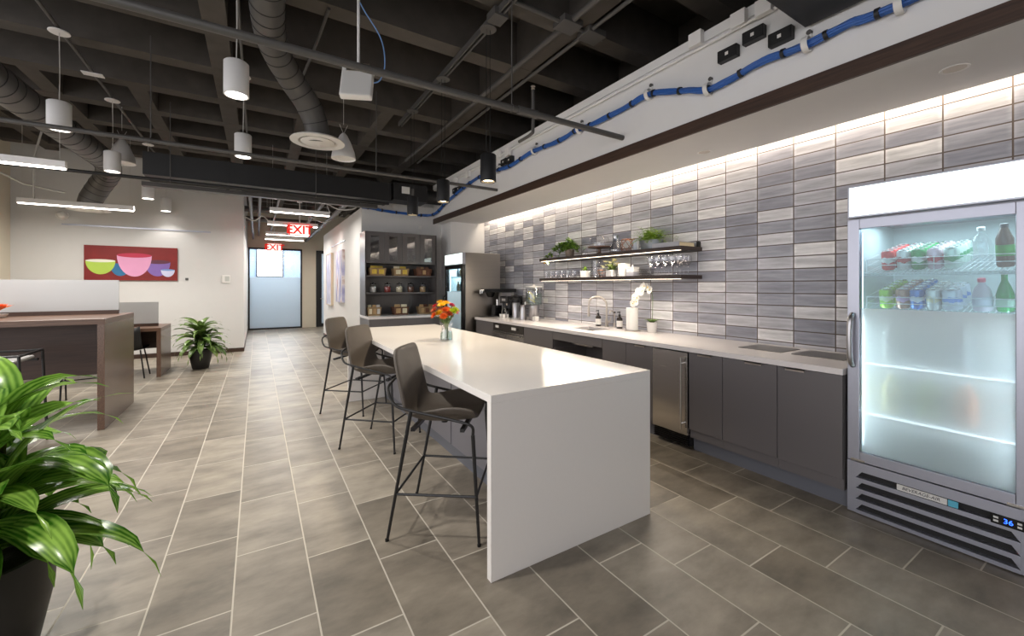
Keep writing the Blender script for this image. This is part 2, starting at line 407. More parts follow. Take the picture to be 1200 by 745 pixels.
# waffle slab: joists across, ribs along
b = MB().box(-7,4.3,-3.2,16.1,4.45,4.6)
for k in range(-6, 13):
    y = 4.05+.925*k
    b.box(-7,4.3,y-.10,y+.10,3.95,4.46)
for x in (-.34, 2.62): b.box(x-.1,x+.1,-3.2,16.1,3.952,4.46)
for x in (.60,1.61): b.box(x-.09,x+.09,6.0,16.1,3.952,4.46)
for x in (-1.29,-2.24,-3.2): b.box(x-.09,x+.09,6.8,11.0,3.952,4.46)
struct(b.build('ceiling', M['ceil'], smooth=0))
# corridor end: glazed door panel with frosted film, and a side door
d = thing('door_1', 'black framed glass door with frosted lower film at the corridor end', 'door', (.5455,16.0,0)); d['kind'] = 'structure'
w = 1.585/2
MB().box(-w,-w+.05,-.02,.08,0,2.72).box(w-.05,w,-.02,.08,0,2.72).box(-w+.05,w-.05,-.02,.08,2.665,2.72).box(-w+.05,w-.05,-.02,.08,0,.05).build('door_frame', M['black'], d, 0)
MB().box(-w+.05,w-.05,.02,.032,.05,2.665).build('glass_pane', M['glass'], d, 0)
MB().box(-w+.05,w-.05,.012,.019,.05,1.75).build('frosted_film', M['doorfrost'], d, 0)
d = thing('door_2', 'black framed side door beside the glazed door at the corridor end', 'door', (2.24,16.0,0)); d['kind'] = 'structure'
MB().box(-.46,-.36,-.03,.09,0,2.7).box(.36,.46,-.03,.09,0,2.7).box(-.36,.36,-.03,.09,2.6,2.7).box(-.36,-.28,.02,.06,.0,2.6).box(.28,.36,.02,.06,0,2.6).box(-.28,.28,.02,.06,0,.12).build('door_frame', M['black'], d, 0)
MB().box(-.28,.28,.035,.045,.12,2.6).build('glass_pane', M['doorfrost'], d, 0)
MB().cyl((-.31,-.0,1.0),(-.31,-.05,1.0),.015).cyl((-.31,-.05,1.0),(-.2,-.05,1.0),.011).build('door_handle', M['nickel'], d)
# the room beyond the glazed door
b = MB().box(-1.2,4.3,18.7,18.8,0,3.2).box(-1.3,-1.2,16.12,18.8,0,3.2).box(4.2,4.3,16.12,18.8,0,3.2).box(-1.3,4.3,16.12,18.8,3.2,3.3)
struct(b.build('wall_far_room', mat('blue_grey_wall', (120,138,162), .6), smooth=0))
d = thing('window_1', 'bright window in the room beyond the frosted door', 'window', (.44,18.66,2.36)); d['kind'] = 'structure'
MB().box(-.42,.42,0,.02,-.52,.52).build('pane', M['window'], d, 0)
MB().box(-.46,-.42,-.02,.03,-.56,.56).box(.42,.46,-.02,.03,-.56,.56).box(-.42,.42,-.02,.03,.52,.56).box(-.42,.42,-.02,.03,-.56,-.52).build('window_frame', M['black'], d, 0)
# ------------------------------------------------------------------ island
isl = thing('kitchen_island', 'long white quartz island with waterfall ends and grey panelled base', 'island', (.97,1.755,0))
LW, LL, LT, LH = 1.157, 3.72, .04, .915
MB().box(0,LW,0,LL,LH-LT,LH).build('countertop', M['quartz'], isl, 0, bevel=.002)
MB().box(0,LW,0,LT,0,LH-LT).build('waterfall_panel', M['quartz'], isl, 0, bevel=.002)
MB().box(0,LW,LL-LT,LL,0,LH-LT).build('waterfall_panel', M['quartz'], isl, 0, bevel=.002)
b = MB().box(.44,LW-.03,LT,LL-LT,.10,LH-LT)
for k in range(1,5): b.box(.434,.44,LT+(LL-2*LT)*k/5-.002,LT+(LL-2*LT)*k/5+.002,.1,LH-LT)
b.build('base_panel', M['isl'], isl, 0)
MB().box(.455,LW-.06,LT,LL-LT,0,.10).build('toe_kick', M['toe'], isl, 0)

# ------------------------------------------------------------------ bar stools
def make_stool(label, loc, rz, hs=1.0, group=None):
    """x forward, y to the sitter's left"""
    t = thing('bar_stool', label, 'bar stool', loc, rz, group)
    z0 = .655*hs
    # one bent shell: seat pan, folded sides, back
    rows = []; n = 9
    prof = [(.235,.020),(.20,.012),(.10,-.002),(0,-.01),(-.10,-.006),(-.165,.02),(-.20,.075),(-.215,.15),(-.235,.24),(-.255,.33),(-.268,.395),(-.272,.42)]
    hw   = [.215,.225,.235,.235,.23,.228,.225,.222,.218,.212,.20,.165]
    wing = [.05,.085,.11,.10,.07,.04,.02,.012,.008,.005,.0,.0]
    V = []
    for (x,z), h, wg in zip(prof, hw, wing):
        r = []
        for j in range(n):
            s = -1+2*j/(n-1)
            up = wg*max(0,(abs(s)-.45)/.55)**1.3
            back = .02*(s*s) if z > .06 else 0
            r.append((x+back, s*h, z0+z+up))
        V.append(r)
    b = MB(); k = len(V)
    for r in V: b.v += r
    for i in range(k-1):
        for j in range(n-1):
            a = i*n+j; b.face((a,a+1,a+n+1,a+n))
    sh = b.build('seat_shell', M['leather'], t, 60, solid=.028)
    ss = sh.modifiers.new('sub','SUBSURF'); ss.levels = 1; ss.render_levels = 2
    zt = z0-.045
    # tubular arm ring that wraps behind the back and drops to the front legs
    arm = catmull([(.225,-.245,zt+.0),(.215,-.25,zt+.055),(.10,-.262,zt+.09),(-.12,-.27,zt+.135),(-.22,-.262,zt+.165),(-.285,-.20,zt+.235),(-.298,-.1,zt+.26),(-.30,0,zt+.265),
                   (-.298,.1,zt+.26),(-.285,.20,zt+.235),(-.22,.262,zt+.165),(-.12,.27,zt+.135),(.10,.262,zt+.09),(.215,.25,zt+.055),(.225,.245,zt+.0)], 5)
    MB().tube(arm, .0085, 8).build('arm_frame', M['steelblack'], t)
    MB().box(-.15,-.125,-.20,.20,zt-.006,zt+.014).box(.14,.165,-.19,.19,zt-.006,zt+.014).cyl((0,0,zt-.01),(0,0,zt+.03),.02).build('seat_support', M['steelblack'], t, 0)
    feet = {}
    for sx, sy in ((1,-1),(1,1),(-1,-1),(-1,1)):
        top = Vector((.225*sx if sx > 0 else -.15, .245*sy, zt+(.0 if sx > 0 else .13))); ft = Vector((.265*sx, .265*sy, 0))
        if sx < 0: top = Vector((-.125, .268*sy, zt+.135))
        feet[(sx,sy)] = (top, ft)
        lg = MB().tube([ft, top], [.0085,.0115], 8).build('leg', M['steelblack'], t)
        MB().cyl(ft, ft+Vector((0,0,.012)), .011).build('glide', M['blackgloss'], lg)
    at = lambda q, z: q[1]+(q[0]-q[1])*(z/q[0].z)
    zf = .27*hs
    P = {k_: at(q, zf) for k_, q in feet.items()}
    b = MB()
    for a, c in (((1,-1),(1,1)),((1,1),(-1,1)),((-1,1),(-1,-1)),((-1,-1),(1,-1))): b.cyl(P[a], P[c], .0075, n=8)
    b.build('footrest', M['steelblack'], t)
    return t
G = 'bar stools along the island'
make_stool('brown-grey bar stool nearest the open white end of the island', (1.0,2.41,0), R(-37), 1, G)
make_stool('brown-grey bar stool in the middle of the row along the island', (.997,3.92,0), R(-43), 1, G)
make_stool('brown-grey bar stool at the far end of the island', (.985,5.12,0), R(-42), 1, G)

# ------------------------------------------------------------------ vase and bouquet on the island
VX, VY = 1.58, 3.76
t = thing('flower_vase', 'clear ribbed glass vase holding bright flowers on the island', 'vase', (VX,VY,.915))
b = MB().lathe([(.058,0),(.066,.01),(.064,.06),(.048,.115),(.054,.15),(.068,.175)], n=24, cap1=False)
b.lathe([(.063,.172),(.05,.15),(.044,.115),(.059,.06),(.06,.014)], n=24, cap0=False)
b.build('glass_body', M['glassware'], t)
MB().lathe([(.058,.012),(.058,.06),(.052,.085)], n=20).build('water', M['water'], t)
t = thing('flower_bouquet', 'bouquet of orange, red, yellow and lime blooms in the glass vase', 'bouquet', (VX,VY,.915))
fc = {'orange':mat('orange_petals',(226,104,30),.6,noise=.2), 'red':mat('crimson_petals',(190,26,40),.6,noise=.2), 'yellow':mat('yellow_petals',(250,196,20),.6,noise=.12),
      'lime':mat('lime_petals',(190,204,30),.6,noise=.15), 'rust':mat('rust_petals',(184,74,30),.6,noise=.25), 'pink':mat('magenta_petals',(206,34,84),.6,noise=.15)}
bl = [(-.13,-.02,.30,'rust'),(-.10,.04,.335,'red'),(-.07,-.05,.345,'yellow'),(-.085,-.03,.27,'yellow'),(-.05,.03,.37,'yellow'),(-.01,-.02,.36,'yellow'),(-.04,-.07,.30,'orange'),
      (.01,.05,.36,'orange'),(.04,-.03,.345,'pink'),(.07,.03,.33,'red'),(.03,-.08,.285,'lime'),(.065,-.06,.30,'lime'),(.10,-.02,.29,'red'),(.11,.04,.27,'pink'),(-.01,-.09,.265,'rust'),
      (-.06,-.08,.245,'orange'),(-.12,.0,.25,'orange'),(.0,.0,.31,'red'),(.05,.07,.29,'orange'),(-.02,.08,.30,'rust')]
sb = MB()
for x, y, z, c in bl:
    nb = MB(); rr = .052 if c in ('yellow','orange','lime') else .044
    dirv = Vector((x,y,z-.16)).normalized()
    q = dirv.to_track_quat('Z','Y').to_matrix()
    for lay, (nn, e0, L) in enumerate(((13,12,1.0),(11,32,.85),(8,58,.65))):
        for j in range(nn):
            az = 2*PI*j/nn+lay*.3; s = len(nb.v)
            nb.leaf((0,0,0), az, R(e0), rr*L, rr*.42, -.5, .2, 3)
            for ii in range(s, len(nb.v)): nb.v[ii] = tuple(q @ Vector(nb.v[ii]) + Vector((x,y,z)))
    nb.build('bloom', fc[c], t)
    sb.tube(catmull([(x*.12,-y*.12,.02),(x*.2,y*.2,.16),(x,y,z)],4), .0028, 6)
sb.build('stems', M['stem'], t)
lb = MB()
for i in range(46):
    a = random.uniform(0,2*PI); z = random.uniform(.18,.27); r0 = (z-.15)*.45
    lb.leaf((r0*math.cos(a),r0*math.sin(a),z), a+random.uniform(-.5,.5), random.uniform(-.1,.9), random.uniform(.05,.085), .03, .9, .2, 5)
lb.build('leaves', M['leaf2'], t)

# ------------------------------------------------------------------ base cabinets along the tiled wall (front plane x = 3.22)
XF = 3.22
GC = 'grey base cabinets under the worktop'
def cabinet(label, y0, y1, z0=.16, handle=True, hy=.35, group=GC):
    t = thing('base_cabinet', label, 'cabinet', (XF,(y0+y1)/2,0), 0, group)
    h = (y1-y0)/2
    MB().box(.022,.70,-h+.001,h-.001,.12,.874).build('carcass', M['cab'], t, 0)
    d = MB().box(0,.02,-h+.0025,h-.0025,z0,.868).build('door', M['cab'], t, 0, bevel=.0015)
    if handle: MB().box(-.016,.0,-.06,.06,.862,.868).box(-.016,-.013,-.06,.06,.85,.868).build('handle', M['nickel'], d, 0).location = (0,(hy-.5)*2*h*.5,0)
    MB().box(.075,.09,-h,h,0,.12).build('toe_kick', M['toe'], t, 0)
    return t
cabinet('widest grey base cabinet beside the tall drinks cooler', 1.125,1.52, .195, True, .9)
cabinet('grey base cabinet second from the tall drinks cooler', 1.52,1.935, .195, True, .3)
cabinet('narrow grey base cabinet right of the undercounter fridge', 1.935,2.242, .195, True, .5)
cabinet('grey base cabinet left of the undercounter fridge', 2.624,2.962, .16, True, .4)
cabinet('narrow grey cabinet beside the open sink knee space', 2.962,3.304, .16, False)
# open sink bay
t = thing('sink_cabinet', 'grey sink bay with open black knee space and top rail', 'cabinet', (XF,3.748,0))
MB().box(0,.02,-.442,.442,.77,.868).build('top_rail', M['cab'], t, 0, bevel=.0015)
MB().box(.022,.70,-.442,-.425,.0,.66).build('side_panel', M['cab'], t, 0); MB().box(.022,.70,.425,.442,.0,.66).build('side_panel', M['cab'], t, 0)
MB().box(.55,.565,-.425,.425,.0,.66).build('back_panel', M['cab'], t, 0)
cabinet('grey base cabinet between the dishwasher drawer and the sink bay', 4.192,4.863, .16, False)
# dishwasher
t = thing('dishwasher', 'stainless dishwasher with black control strip under the worktop', 'dishwasher', (XF,5.308,0))
MB().box(.03,.68,-.44,.44,.1,.874).build('body', M['dark'], t, 0)
MB().box(-.004,.028,-.44,.44,.755,.868).build('control_panel', mat('dark_steel',(96,92,88),.3,.9), t, 0, bevel=.002)
MB().box(-.006,-.004,.26,.36,.795,.835).box(-.006,-.004,-.24,-.12,.795,.835).build('indicator', M['whiteplastic'], t, 0)
MB().cyl((-.006,-.30,.815),(-.012,-.30,.815),.013).build('dial', M['black'], t)
MB().box(0,.028,-.44,-.003,.13,.75).box(0,.028,.003,.44,.13,.75).build('door', M['steel'], t, 0, bevel=.002)
MB().cyl((-.035,-.40,.72),(-.035,.40,.72),.011).cyl((-.035,-.36,.72),(0,-.36,.72),.008).cyl((-.035,.36,.72),(0,.36,.72),.008).build('handle', M['chrome'], t)
MB().box(.06,.08,-.44,.44,0,.1).build('toe_kick', M['toe'], t, 0)
cabinet('blue-grey end cabinet beside the far upright cooler', 5.753,6.36, .16, False)
# undercounter fridge
t = thing('undercounter_fridge', 'stainless undercounter fridge with vertical bar handle', 'fridge', (XF,2.433,0))
MB().box(.03,.70,-.188,.188,.03,.872).build('body', M['dark'], t, 0)
MB().box(-.012,.028,-.186,.186,.135,.862).build('door', M['steel'], t, 0, bevel=.003)
MB().cyl((-.052,-.145,.19),(-.052,-.145,.82),.010).cyl((-.052,-.145,.24),(-.01,-.145,.24),.008).cyl((-.052,-.145,.77),(-.01,-.145,.77),.008).build('handle', M['chrome'], t)
b = MB().box(.02,.03,-.186,.186,.03,.13)
for k in range(5): b.box(.0,.022,-.18,.18,.04+.018*k,.049+.018*k)
b.build('vent_grille', M['blackgloss'], t, 0)
# worktop with a real sink opening
t = thing('worktop', 'long white quartz worktop along the tiled wall', 'worktop', (XF-.02,3.73,.915))
Y0, Y1 = 1.12-3.73, 6.37-3.73; sx0, sx1, sy0, sy1 = .21, .52, 3.66-3.73, 4.06-3.73
MB().box(0,sx0,Y0,Y1,-.04,0).box(sx1,.797,Y0,Y1,-.04,0).box(sx0,sx1,Y0,sy0,-.04,0).box(sx0,sx1,sy1,Y1,-.04,0).build('slab', M['counterq'], t, 0)
b = MB(); ze = -.19
b.box(sx0-.01,sx1+.01,sy0-.01,sy1+.01,ze-.01,ze).box(sx0-.01,sx0,sy0-.01,sy1+.01,ze,-.042).box(sx1,sx1+.01,sy0-.01,sy1+.01,ze,-.042).box(sx0,sx1,sy0-.01,sy0,ze,-.042).box(sx0,sx1,sy1,sy1+.01,ze,-.042)
b.build('sink_bowl', M['steel'], t, 0)
for i, yy in enumerate((1.825,1.41)):
    t = tag(MB().box(-.165,.165,-.17,.17,0,.004).build('counter_lid', mat('grey_steel_lid',(126,124,122),.4,.5), smooth=0, bevel=.001, loc=(3.725,yy,.915)),
            ('flush steel lid in the worktop left of its twin' , 'flush steel lid in the worktop next to the tall cooler')[i], 'lid', 'flush steel lids in the worktop')

# ------------------------------------------------------------------ drinks coolers
GCAN = 'drinks in the tall cooler'
def cooler(label, x0, y0, w, d, name='drinks_cooler', main=True):
    """front faces -x; y runs from y0 (near) to y0+w"""
    t = thing(name, label, 'fridge', (x0,y0+w/2,0)); h = w/2
    H = 2.09 if main else 2.03
    # hollow body
    b = MB().box(.06,d,-h,-h+.04,.30,H).box(.06,d,h-.04,h,.30,H).box(d-.04,d,-h+.04,h-.04,.30,H).box(.06,d-.04,-h+.04,h-.04,H-.22,H).box(.06,d-.04,-h+.04,h-.04,.30,.36)
    b.build('body', M['steelv'] if main else M['steelx'], t, 0, bevel=.003)
    MB().box(.075,d-.041,-h+.041,-h+.046,.365,H-.225).box(.075,d-.041,h-.046,h-.041,.365,H-.225).box(d-.052,d-.042,-h+.046,h-.046,.365,H-.225).build('liner', M['inner'], t, 0)
    s = MB().box(0,.058,-h,h,H-.205,H).build('sign_box', M['alu'], t, 0, bevel=.004)
    MB().box(-.004,0,-h+.012,h-.012,H-.192,H-.012).build('light_panel', M['sign'], s, 0)
    b = MB(); zt, zb, fw = H-.215, .335, .062
    b.box(0,.05,-h,-h+fw,zb,zt).box(0,.05,h-fw,h,zb,zt).box(0,.05,-h+fw,h-fw,zt-fw,zt).box(0,.05,-h+fw,h-fw,zb,zb+fw)
    dr = b.build('door_frame', M['alu'] if main else M['blackgloss'], t, 0, bevel=.003)
    zf = 1.308 if main else 1.35
    MB().box(.022,.030,-h+fw,h-fw,zf,zt-fw).build('clear_glass', M['doorglass'], dr, 0)
    MB().box(.022,.030,-h+fw,h-fw,zb+fw,zf).build('frosted_glass', M['frost'], dr, 0)
    hp = catmull([(-.005,h-.03,1.27),(-.035,h-.028,1.24),(-.045,h-.026,1.16),(-.045,h-.026,1.05),(-.035,h-.028,.97),(-.005,h-.03,.94)],5)
    MB().tube(hp, .015, 10).build('handle', M['steelv'] if main else M['black'], dr)
    b = MB()
    fr = [(-.006,-h),(-.006,h)]
    gz = [.285,.235,.165,.095,.03]
    b.box(0,.05,-h,h,.02,.33) if not main else None
    if main:
        b.box(.03,.05,-h,h,.006,.33).box(0,.03,-h,-h+.045,.006,.33).box(0,.03,h-.045,h,.006,.33)
        for z0_, z1_ in ((.274,.33),(.206,.232),(.138,.164),(.07,.096),(.006,.028)): b.box(-.004,.03,-h+.045,h-.045,z0_,z1_)
        for k in range(4):
            zt4, zb4 = (.274,.206,.138,.07)[k], (.232,.164,.096,.028)[k]
            b.prism([(-.004,h-.045,zb4),(-.004,h-.045,zt4),(-.004,h-.075,zt4)],(.03,0,0)); b.prism([(-.004,-h+.045,zb4),(-.004,-h+.045,zt4),(-.004,-h+.075,zt4)],(.03,0,0))
        g = b.build('front_grille', M['alu'], t, 0)
        m_ = MB()
        for z0_, z1_ in ((.232,.274),(.164,.206),(.096,.138),(.028,.07)): m_.box(.026,.0299,-h+.05,h-.05,z0_,z1_)
        m_.build('vent_slots', M['dark'], g, 0)
        MB().box(-.006,.0,-.075,.135,.236,.27).build('badge', M['whiteplastic'], g, 0)
        cu = bpy.data.curves.new('lettering','FONT'); cu.body = 'BEVERAGE-AIR'; cu.size = .0245; cu.extrude = .0005; cu.align_x = 'LEFT'; cu.align_y = 'CENTER'; cu.shear = .2
        lo = bpy.data.objects.new('lettering', cu); COL.objects.link(lo); lo.parent = g; lo.location = (-.0068,.112,.253); lo.rotation_euler = (PI/2,0,-PI/2); cu.materials.append(M['black']); to_mesh(lo)
        MB().box(-.006,.0,-.118,-.079,.236,.27).build('sticker', mat('cyan_sticker',(96,186,214),.5), g, 0)
        c_ = MB().box(-.008,.0,-h+.03,-h+.145,.222,.274).build('control_display', M['blackgloss'], g, 0, bevel=.003)
        cu = bpy.data.curves.new('digits','FONT'); cu.body = '36'; cu.size = .034; cu.extrude = .0003; cu.align_x = 'CENTER'; cu.align_y = 'CENTER'
        lo = bpy.data.objects.new('digits', cu); COL.objects.link(lo); lo.parent = c_; lo.location = (-.0088,-h+.085,.248); lo.rotation_euler = (PI/2,0,-PI/2); cu.materials.append(M['display']); to_mesh(lo)
        MB().box(-.0088,-.008,-h+.118,-h+.135,.252,.262).box(-.0088,-.008,-h+.118,-h+.135,.234,.244).box(-.0088,-.008,-h+.04,-h+.055,.252,.262).box(-.0088,-.008,-h+.04,-h+.055,.234,.244).build('buttons', M['whiteplastic'], c_, 0)
        MB().box(-.004,.03,-h+.02,-h+.09,.336,.35).box(-.004,.03,h-.09,h-.02,.336,.35).build('hinge', M['chrome'], t, 0)
    else:
        b.build('front_grille', M['black'], t, 0)
    # racks
    for z in ((1.535,1.295,.98,.66) if main else (1.62,1.36,1.0,.7)):
        b = MB(); y_ = h-.06; x1 = d-.08; sl = .2 if (main and z > 1.2) else 0
        b.box(.085,.092,-y_,y_,z-.02,z-.013).box(.085,.092,-y_,y_,z-.006,z)
        for k in range(28):
            yy = -y_+2*y_*k/27; b.box(.085,x1,yy-.0017,yy+.0017,z-.004,z-.0005)
        for k in range(36):
            yy = -y_+2*y_*k/35; b.box(.0855,.0915,yy-.003,yy+.003,z-.015,z-.004)
        if main:
            for zz in (.045,.085): b.tube([(.30,-y_+.01,z+zz),(.10,-y_+.01,z+zz),(.10,y_-.01,z+zz),(.30,y_-.01,z+zz)], .0024, 6)
            for yy in (-y_+.01,0,y_-.01): b.cyl((.10,yy,z),(.10,yy,z+.085),.0022,n=6)
        b.v = [(p[0],p[1],p[2]+sl*(p[0]-.10)) for p in b.v]
        if main and z < 1.2: MB().box(.062,.080,-y_,y_,z-.03,z-.022).build('led_strip', M['coolled'], t, 0)  # added glow under the lower racks, gives bright bands through the frosted glass
        b.build('wire_shelf', M['rackwire'], t, 0)
    for s_ in (-1,1):
        MB().box(.080,.092,s_*(h-.049)-.004,s_*(h-.049)+.004,.42,zt-fw-.02).build('led_strip', M['coolled'], t, 0)
    MB().box(.10,.12,-h+.06,h-.06,H-.236,H-.228).build('led_strip', M['coolled'], t, 0)
    return t
cooler('tall brushed steel drinks cooler with lit white header by worktop', 3.25, .355, .757, .72)
cooler('far upright drinks cooler with steel side standing before the wall', 3.0, 6.44, .77, .75, main=False)

# cans and bottles in the near cooler
def can_mat(nm, body, band):
    m, nt, N, L, B = new_mat(nm)
    tc = N.new('ShaderNodeTexCoord'); sp = N.new('ShaderNodeSeparateXYZ'); nz = N.new('ShaderNodeTexNoise'); ad = N.new('ShaderNodeMath'); ad.operation = 'MULTIPLY_ADD'
    ad.inputs[1].default_value = .05; nz.inputs['Scale'].default_value = 30
    L.new(tc.outputs['Object'], sp.inputs[0]); L.new(tc.outputs['Object'], nz.inputs['Vector']); L.new(nz.outputs['Fac'], ad.inputs[0]); L.new(sp.outputs[2], ad.inputs[2])
    cr = N.new('ShaderNodeValToRGB'); cr.color_ramp.interpolation = 'CONSTANT'
    e = cr.color_ramp.elements; e[0].position = 0; e[0].color = (*S(body),1); e[1].position = .072; e[1].color = (*S(band),1)
    n_ = e.new(.098); n_.color = (*S(body),1)
    L.new(ad.outputs[0], cr.inputs[0]); L.new(cr.outputs[0], B.inputs['Base Color']); B.inputs['Roughness'].default_value = .3; B.inputs['Metallic'].default_value = .35
    return m
def make_can(r=.033, h=.122, body=None, loc=(0,0,0)):
    t = thing('drink_can', '', 'can', loc)
    MB().lathe([(r*.78,0),(r,.010),(r,h-.014),(r*.83,h-.003)], n=16).build('can_body', body, t)
    MB().lathe([(r*.83,h-.003),(r*.84,h),(r*.78,h),(r*.76,h-.004)], n=16, cap0=False).build('lid', M['chrome'], t)
    MB().box(-.008,.012,-.006,.006,h-.003,h-.001).build('pull_tab', M['chrome'], t, 0)
    return t
XC0, YC = 3.415, .355+.757/2
depth_word = ['front', 'second', 'third', 'fourth', 'rearmost']
def row(y, z, col, shelf, mats, r=.033, h=.122, n=5):
    first = None
    for k in range(n):
        loc = (XC0+k*(2*r+.006), y, z+.2*(XC0+k*(2*r+.006)-3.35)+.006)
        lab = f'{depth_word[k]} {col} can of its row on the tall cooler {shelf} shelf'
        if first is None:
            first = make_can(r, h, mats, loc); first['label'] = lab; first['group'] = GCAN
        else: dup(first, loc, label=lab)
    for o in COL.objects:
        if o.name.startswith('drink_can'): o.rotation_euler = (0,-.197,0)
zt_, zl_ = 1.535, 1.295
row(YC+.218, zt_, 'red', 'upper', can_mat('red_can',(196,40,34),(240,236,232)))
row(YC+.144, zt_, 'white and red', 'upper', can_mat('white_can',(224,222,220),(190,50,44)))
row(YC+.078, zt_, 'green', 'upper', can_mat('green_can',(20,140,70),(236,240,236)))
row(YC+.008, zt_, 'pale pink', 'upper', can_mat('pink_can',(226,196,208),(214,70,84)))
row(YC-.062, zt_, 'pale green', 'upper', can_mat('mint_can',(214,232,222),(90,170,120)))
row(YC+.228, zl_, 'lime', 'lower', can_mat('lime_can',(150,200,60),(230,240,200)))
row(YC+.149, zl_, 'bronze', 'lower', can_mat('bronze_can',(170,130,110),(196,160,200)))
row(YC+.084, zl_, 'blue', 'lower', can_mat('blue_can',(70,120,190),(225,232,242)))
row(YC+.013, zl_, 'white', 'lower', can_mat('pale_can',(228,228,226),(236,226,190)), n=4)
row(YC-.064, zl_, 'wide silver', 'lower', can_mat('silver_can',(206,212,224),(120,150,214)), .042, .122, 3)
def bottle(label, loc_, prof, body, cap, label_mat=None, lz=(.05,.11), r=.035):
    main = loc_[1] < 3
    t = thing('drink_bottle', label, 'bottle', (loc_[0],loc_[1],loc_[2]+(.2*(loc_[0]-3.35)+.008 if main else 0)), 0, GCAN)
    if main: t.rotation_euler = (0,-.197,0)
    MB().lathe(prof, n=20).build('bottle_body', body, t)
    zt2 = prof[-1][1]; rc = prof[-1][0]*1.15
    MB().lathe([(rc,zt2),(rc,zt2+.018),(rc*.9,zt2+.02)], n=16).build('cap', cap, t)
    if label_mat:
        MB().lathe([(r+.0008,lz[0]),(r+.0008,lz[1])], n=20, cap0=False, cap1=False).build('paper_label', label_mat, t)
    return t
bottle('clear rounded water bottle on the cooler upper shelf', (XC0+.01,YC-.178,zt_), [(.04,0),(.043,.01),(.043,.08),(.045,.12),(.03,.165),(.014,.185),(.014,.2)], M['glassware'], M['whiteplastic'])
bottle('brown tea bottle on the upper shelf at the cooler right edge', (XC0,YC-.262,zt_), [(.03,0),(.034,.01),(.034,.15),(.02,.19),(.014,.21)], mat('brown_bottle',(92,66,48),.25), M['black'], mat('tea_label',(60,150,60),.5,noise=.4,scale=40), (.06,.12), .034)
bottle('white spray bottle with pink cap on the cooler lower shelf', (XC0,YC-.18,zl_), [(.035,0),(.038,.01),(.038,.09),(.03,.125),(.014,.145),(.014,.16)], mat('milky_bottle',(228,214,226),.3), mat('pink_cap',(236,110,130),.4), mat('blue_label',(226,226,240),.5,noise=.1), (.03,.08), .038)
bottle('green glass bottle on the lower shelf at the cooler right edge', (XC0,YC-.262,zl_), [(.03,0),(.034,.01),(.034,.09),(.024,.13),(.012,.165),(.012,.20)], mat('green_bottle',(30,140,74),.12), M['whiteplastic'], mat('mint_label',(196,226,206),.5), (.03,.07), .034)
# a few bottles seen in the far cooler
for k in range(4):
    for j, z in enumerate((1.62,1.36)):
        bottle(f'small dark bottle, {("first","second","third","fourth")[k]} from the hinge on the far cooler {("upper","second")[j]} shelf', (3.16,6.60+.12*k,z),
               [(.026,0),(.03,.01),(.03,.10),(.014,.14),(.012,.17)], mat('dark_bottle',(50,60,64),.25) if (k+j)%2 else mat('amber_bottle',(90,70,50),.25), M['whiteplastic'])['group'] = 'bottles in the far cooler'

# drinks kept behind the frosted half of the near cooler
for k, (dy, z, c, lab) in enumerate(((.20,.98,(226,226,220),'white bottle blurred behind the frosted door, upper of the frosted shelves'),(.03,.66,(150,170,90),'green bottle blurred behind the frosted door, lower frosted shelf'),(.20,.66,(214,196,120),'yellow bottle blurred behind the frosted door, lower frosted shelf'),
                                      (-.12,.66,(206,120,70),'orange bottle blurred behind the frosted door, lower frosted shelf'),(-.10,.98,(206,214,226),'pale blue bottle blurred behind the frosted door, upper of the frosted shelves'))):
    o = bottle(lab, (3.40,YC+dy,z), [(.04,0),(.045,.01),(.045,.16),(.02,.21),(.016,.235)], mat('frosted_side_bottle_'+str(k), c, .4), M['whiteplastic'])
    o.location.z = z+.002; o.rotation_euler = (0,0,0); o['group'] = 'bottles behind the frosted door'
# ------------------------------------------------------------------ floating shelves
SX0 = 3.64
def shelf(label, ztop):
    t = thing('floating_shelf', label, 'shelf', (SX0, (2.625+5.07)/2, ztop), 0, 'floating shelves on the tiled wall')
    h = (5.07-2.625)/2
    MB().box(0,XW-SX0,-h,h,-.04,0).build('board', M['shelfwood'], t, 0, bevel=.002)
    MB().box(.012,.05,-h+.03,h-.03,-.0435,-.0402).build('led_strip', M['led'], t, 0)
    if ztop > 1.7: MB().box(.32,XW-SX0,-h+.015,-h+.04,0,.06).build('bracket', M['dark'], t, 0)
    return t
Z1, Z2 = 1.86, 1.565
shelf('upper dark wood floating shelf with greenery and cake stand', Z1)
shelf('lower dark wood floating shelf with glassware and white pots', Z2)

# upper shelf
X_ = 3.80
t = thing('trailing_plant', 'leafy plant spilling over the left end of the upper shelf from a wooden pot', 'plant', (X_,4.55,Z1))
MB().lathe([(.05,0),(.06,.01),(.066,.11),(.06,.112),(.058,.09)], n=8, cap1=False).build('pot', M['rustic'], t)
MB().lathe([(.005,.09),(.058,.09)], n=12, cap0=False, cap1=False).build('soil', M['soil'], t)
b = MB(); s_ = MB()
for i in range(26):
    a = random.uniform(0,2*PI); y1 = random.uniform(-.16,.40); x1 = random.uniform(-.13,.10); z1 = random.uniform(.06,.26) - max(0,y1-.15)*.55
    if i < 3: y1, z1, x1 = .36+.03*i, -.06+.03*i, -.14
    pts = catmull([(0,0,.09),(x1*.4,y1*.4,.19),(x1,y1,z1)],5)
    s_.tube(pts, .0022, 5)
    for p in pts[3:]:
        for _ in range(3):
            b.leaf(p, random.uniform(0,2*PI), random.uniform(-.5,.9), random.uniform(.05,.08), random.uniform(.034,.05), 1.0, .2, 4)
s_.build('stems', M['stem'], t); b.build('foliage', M['trail'], t)
b = MB()
for j in range(9): b.leaf((-.15,.40,-.075), 2*PI*j/9, .5, .035, .02, .4, .1, 3)
b.build('yellow_bloom', fc['yellow'], t)
t = thing('glass_jar', 'small clear jar with silvery air plant beside the cake stand', 'jar', (X_,4.24,Z1))
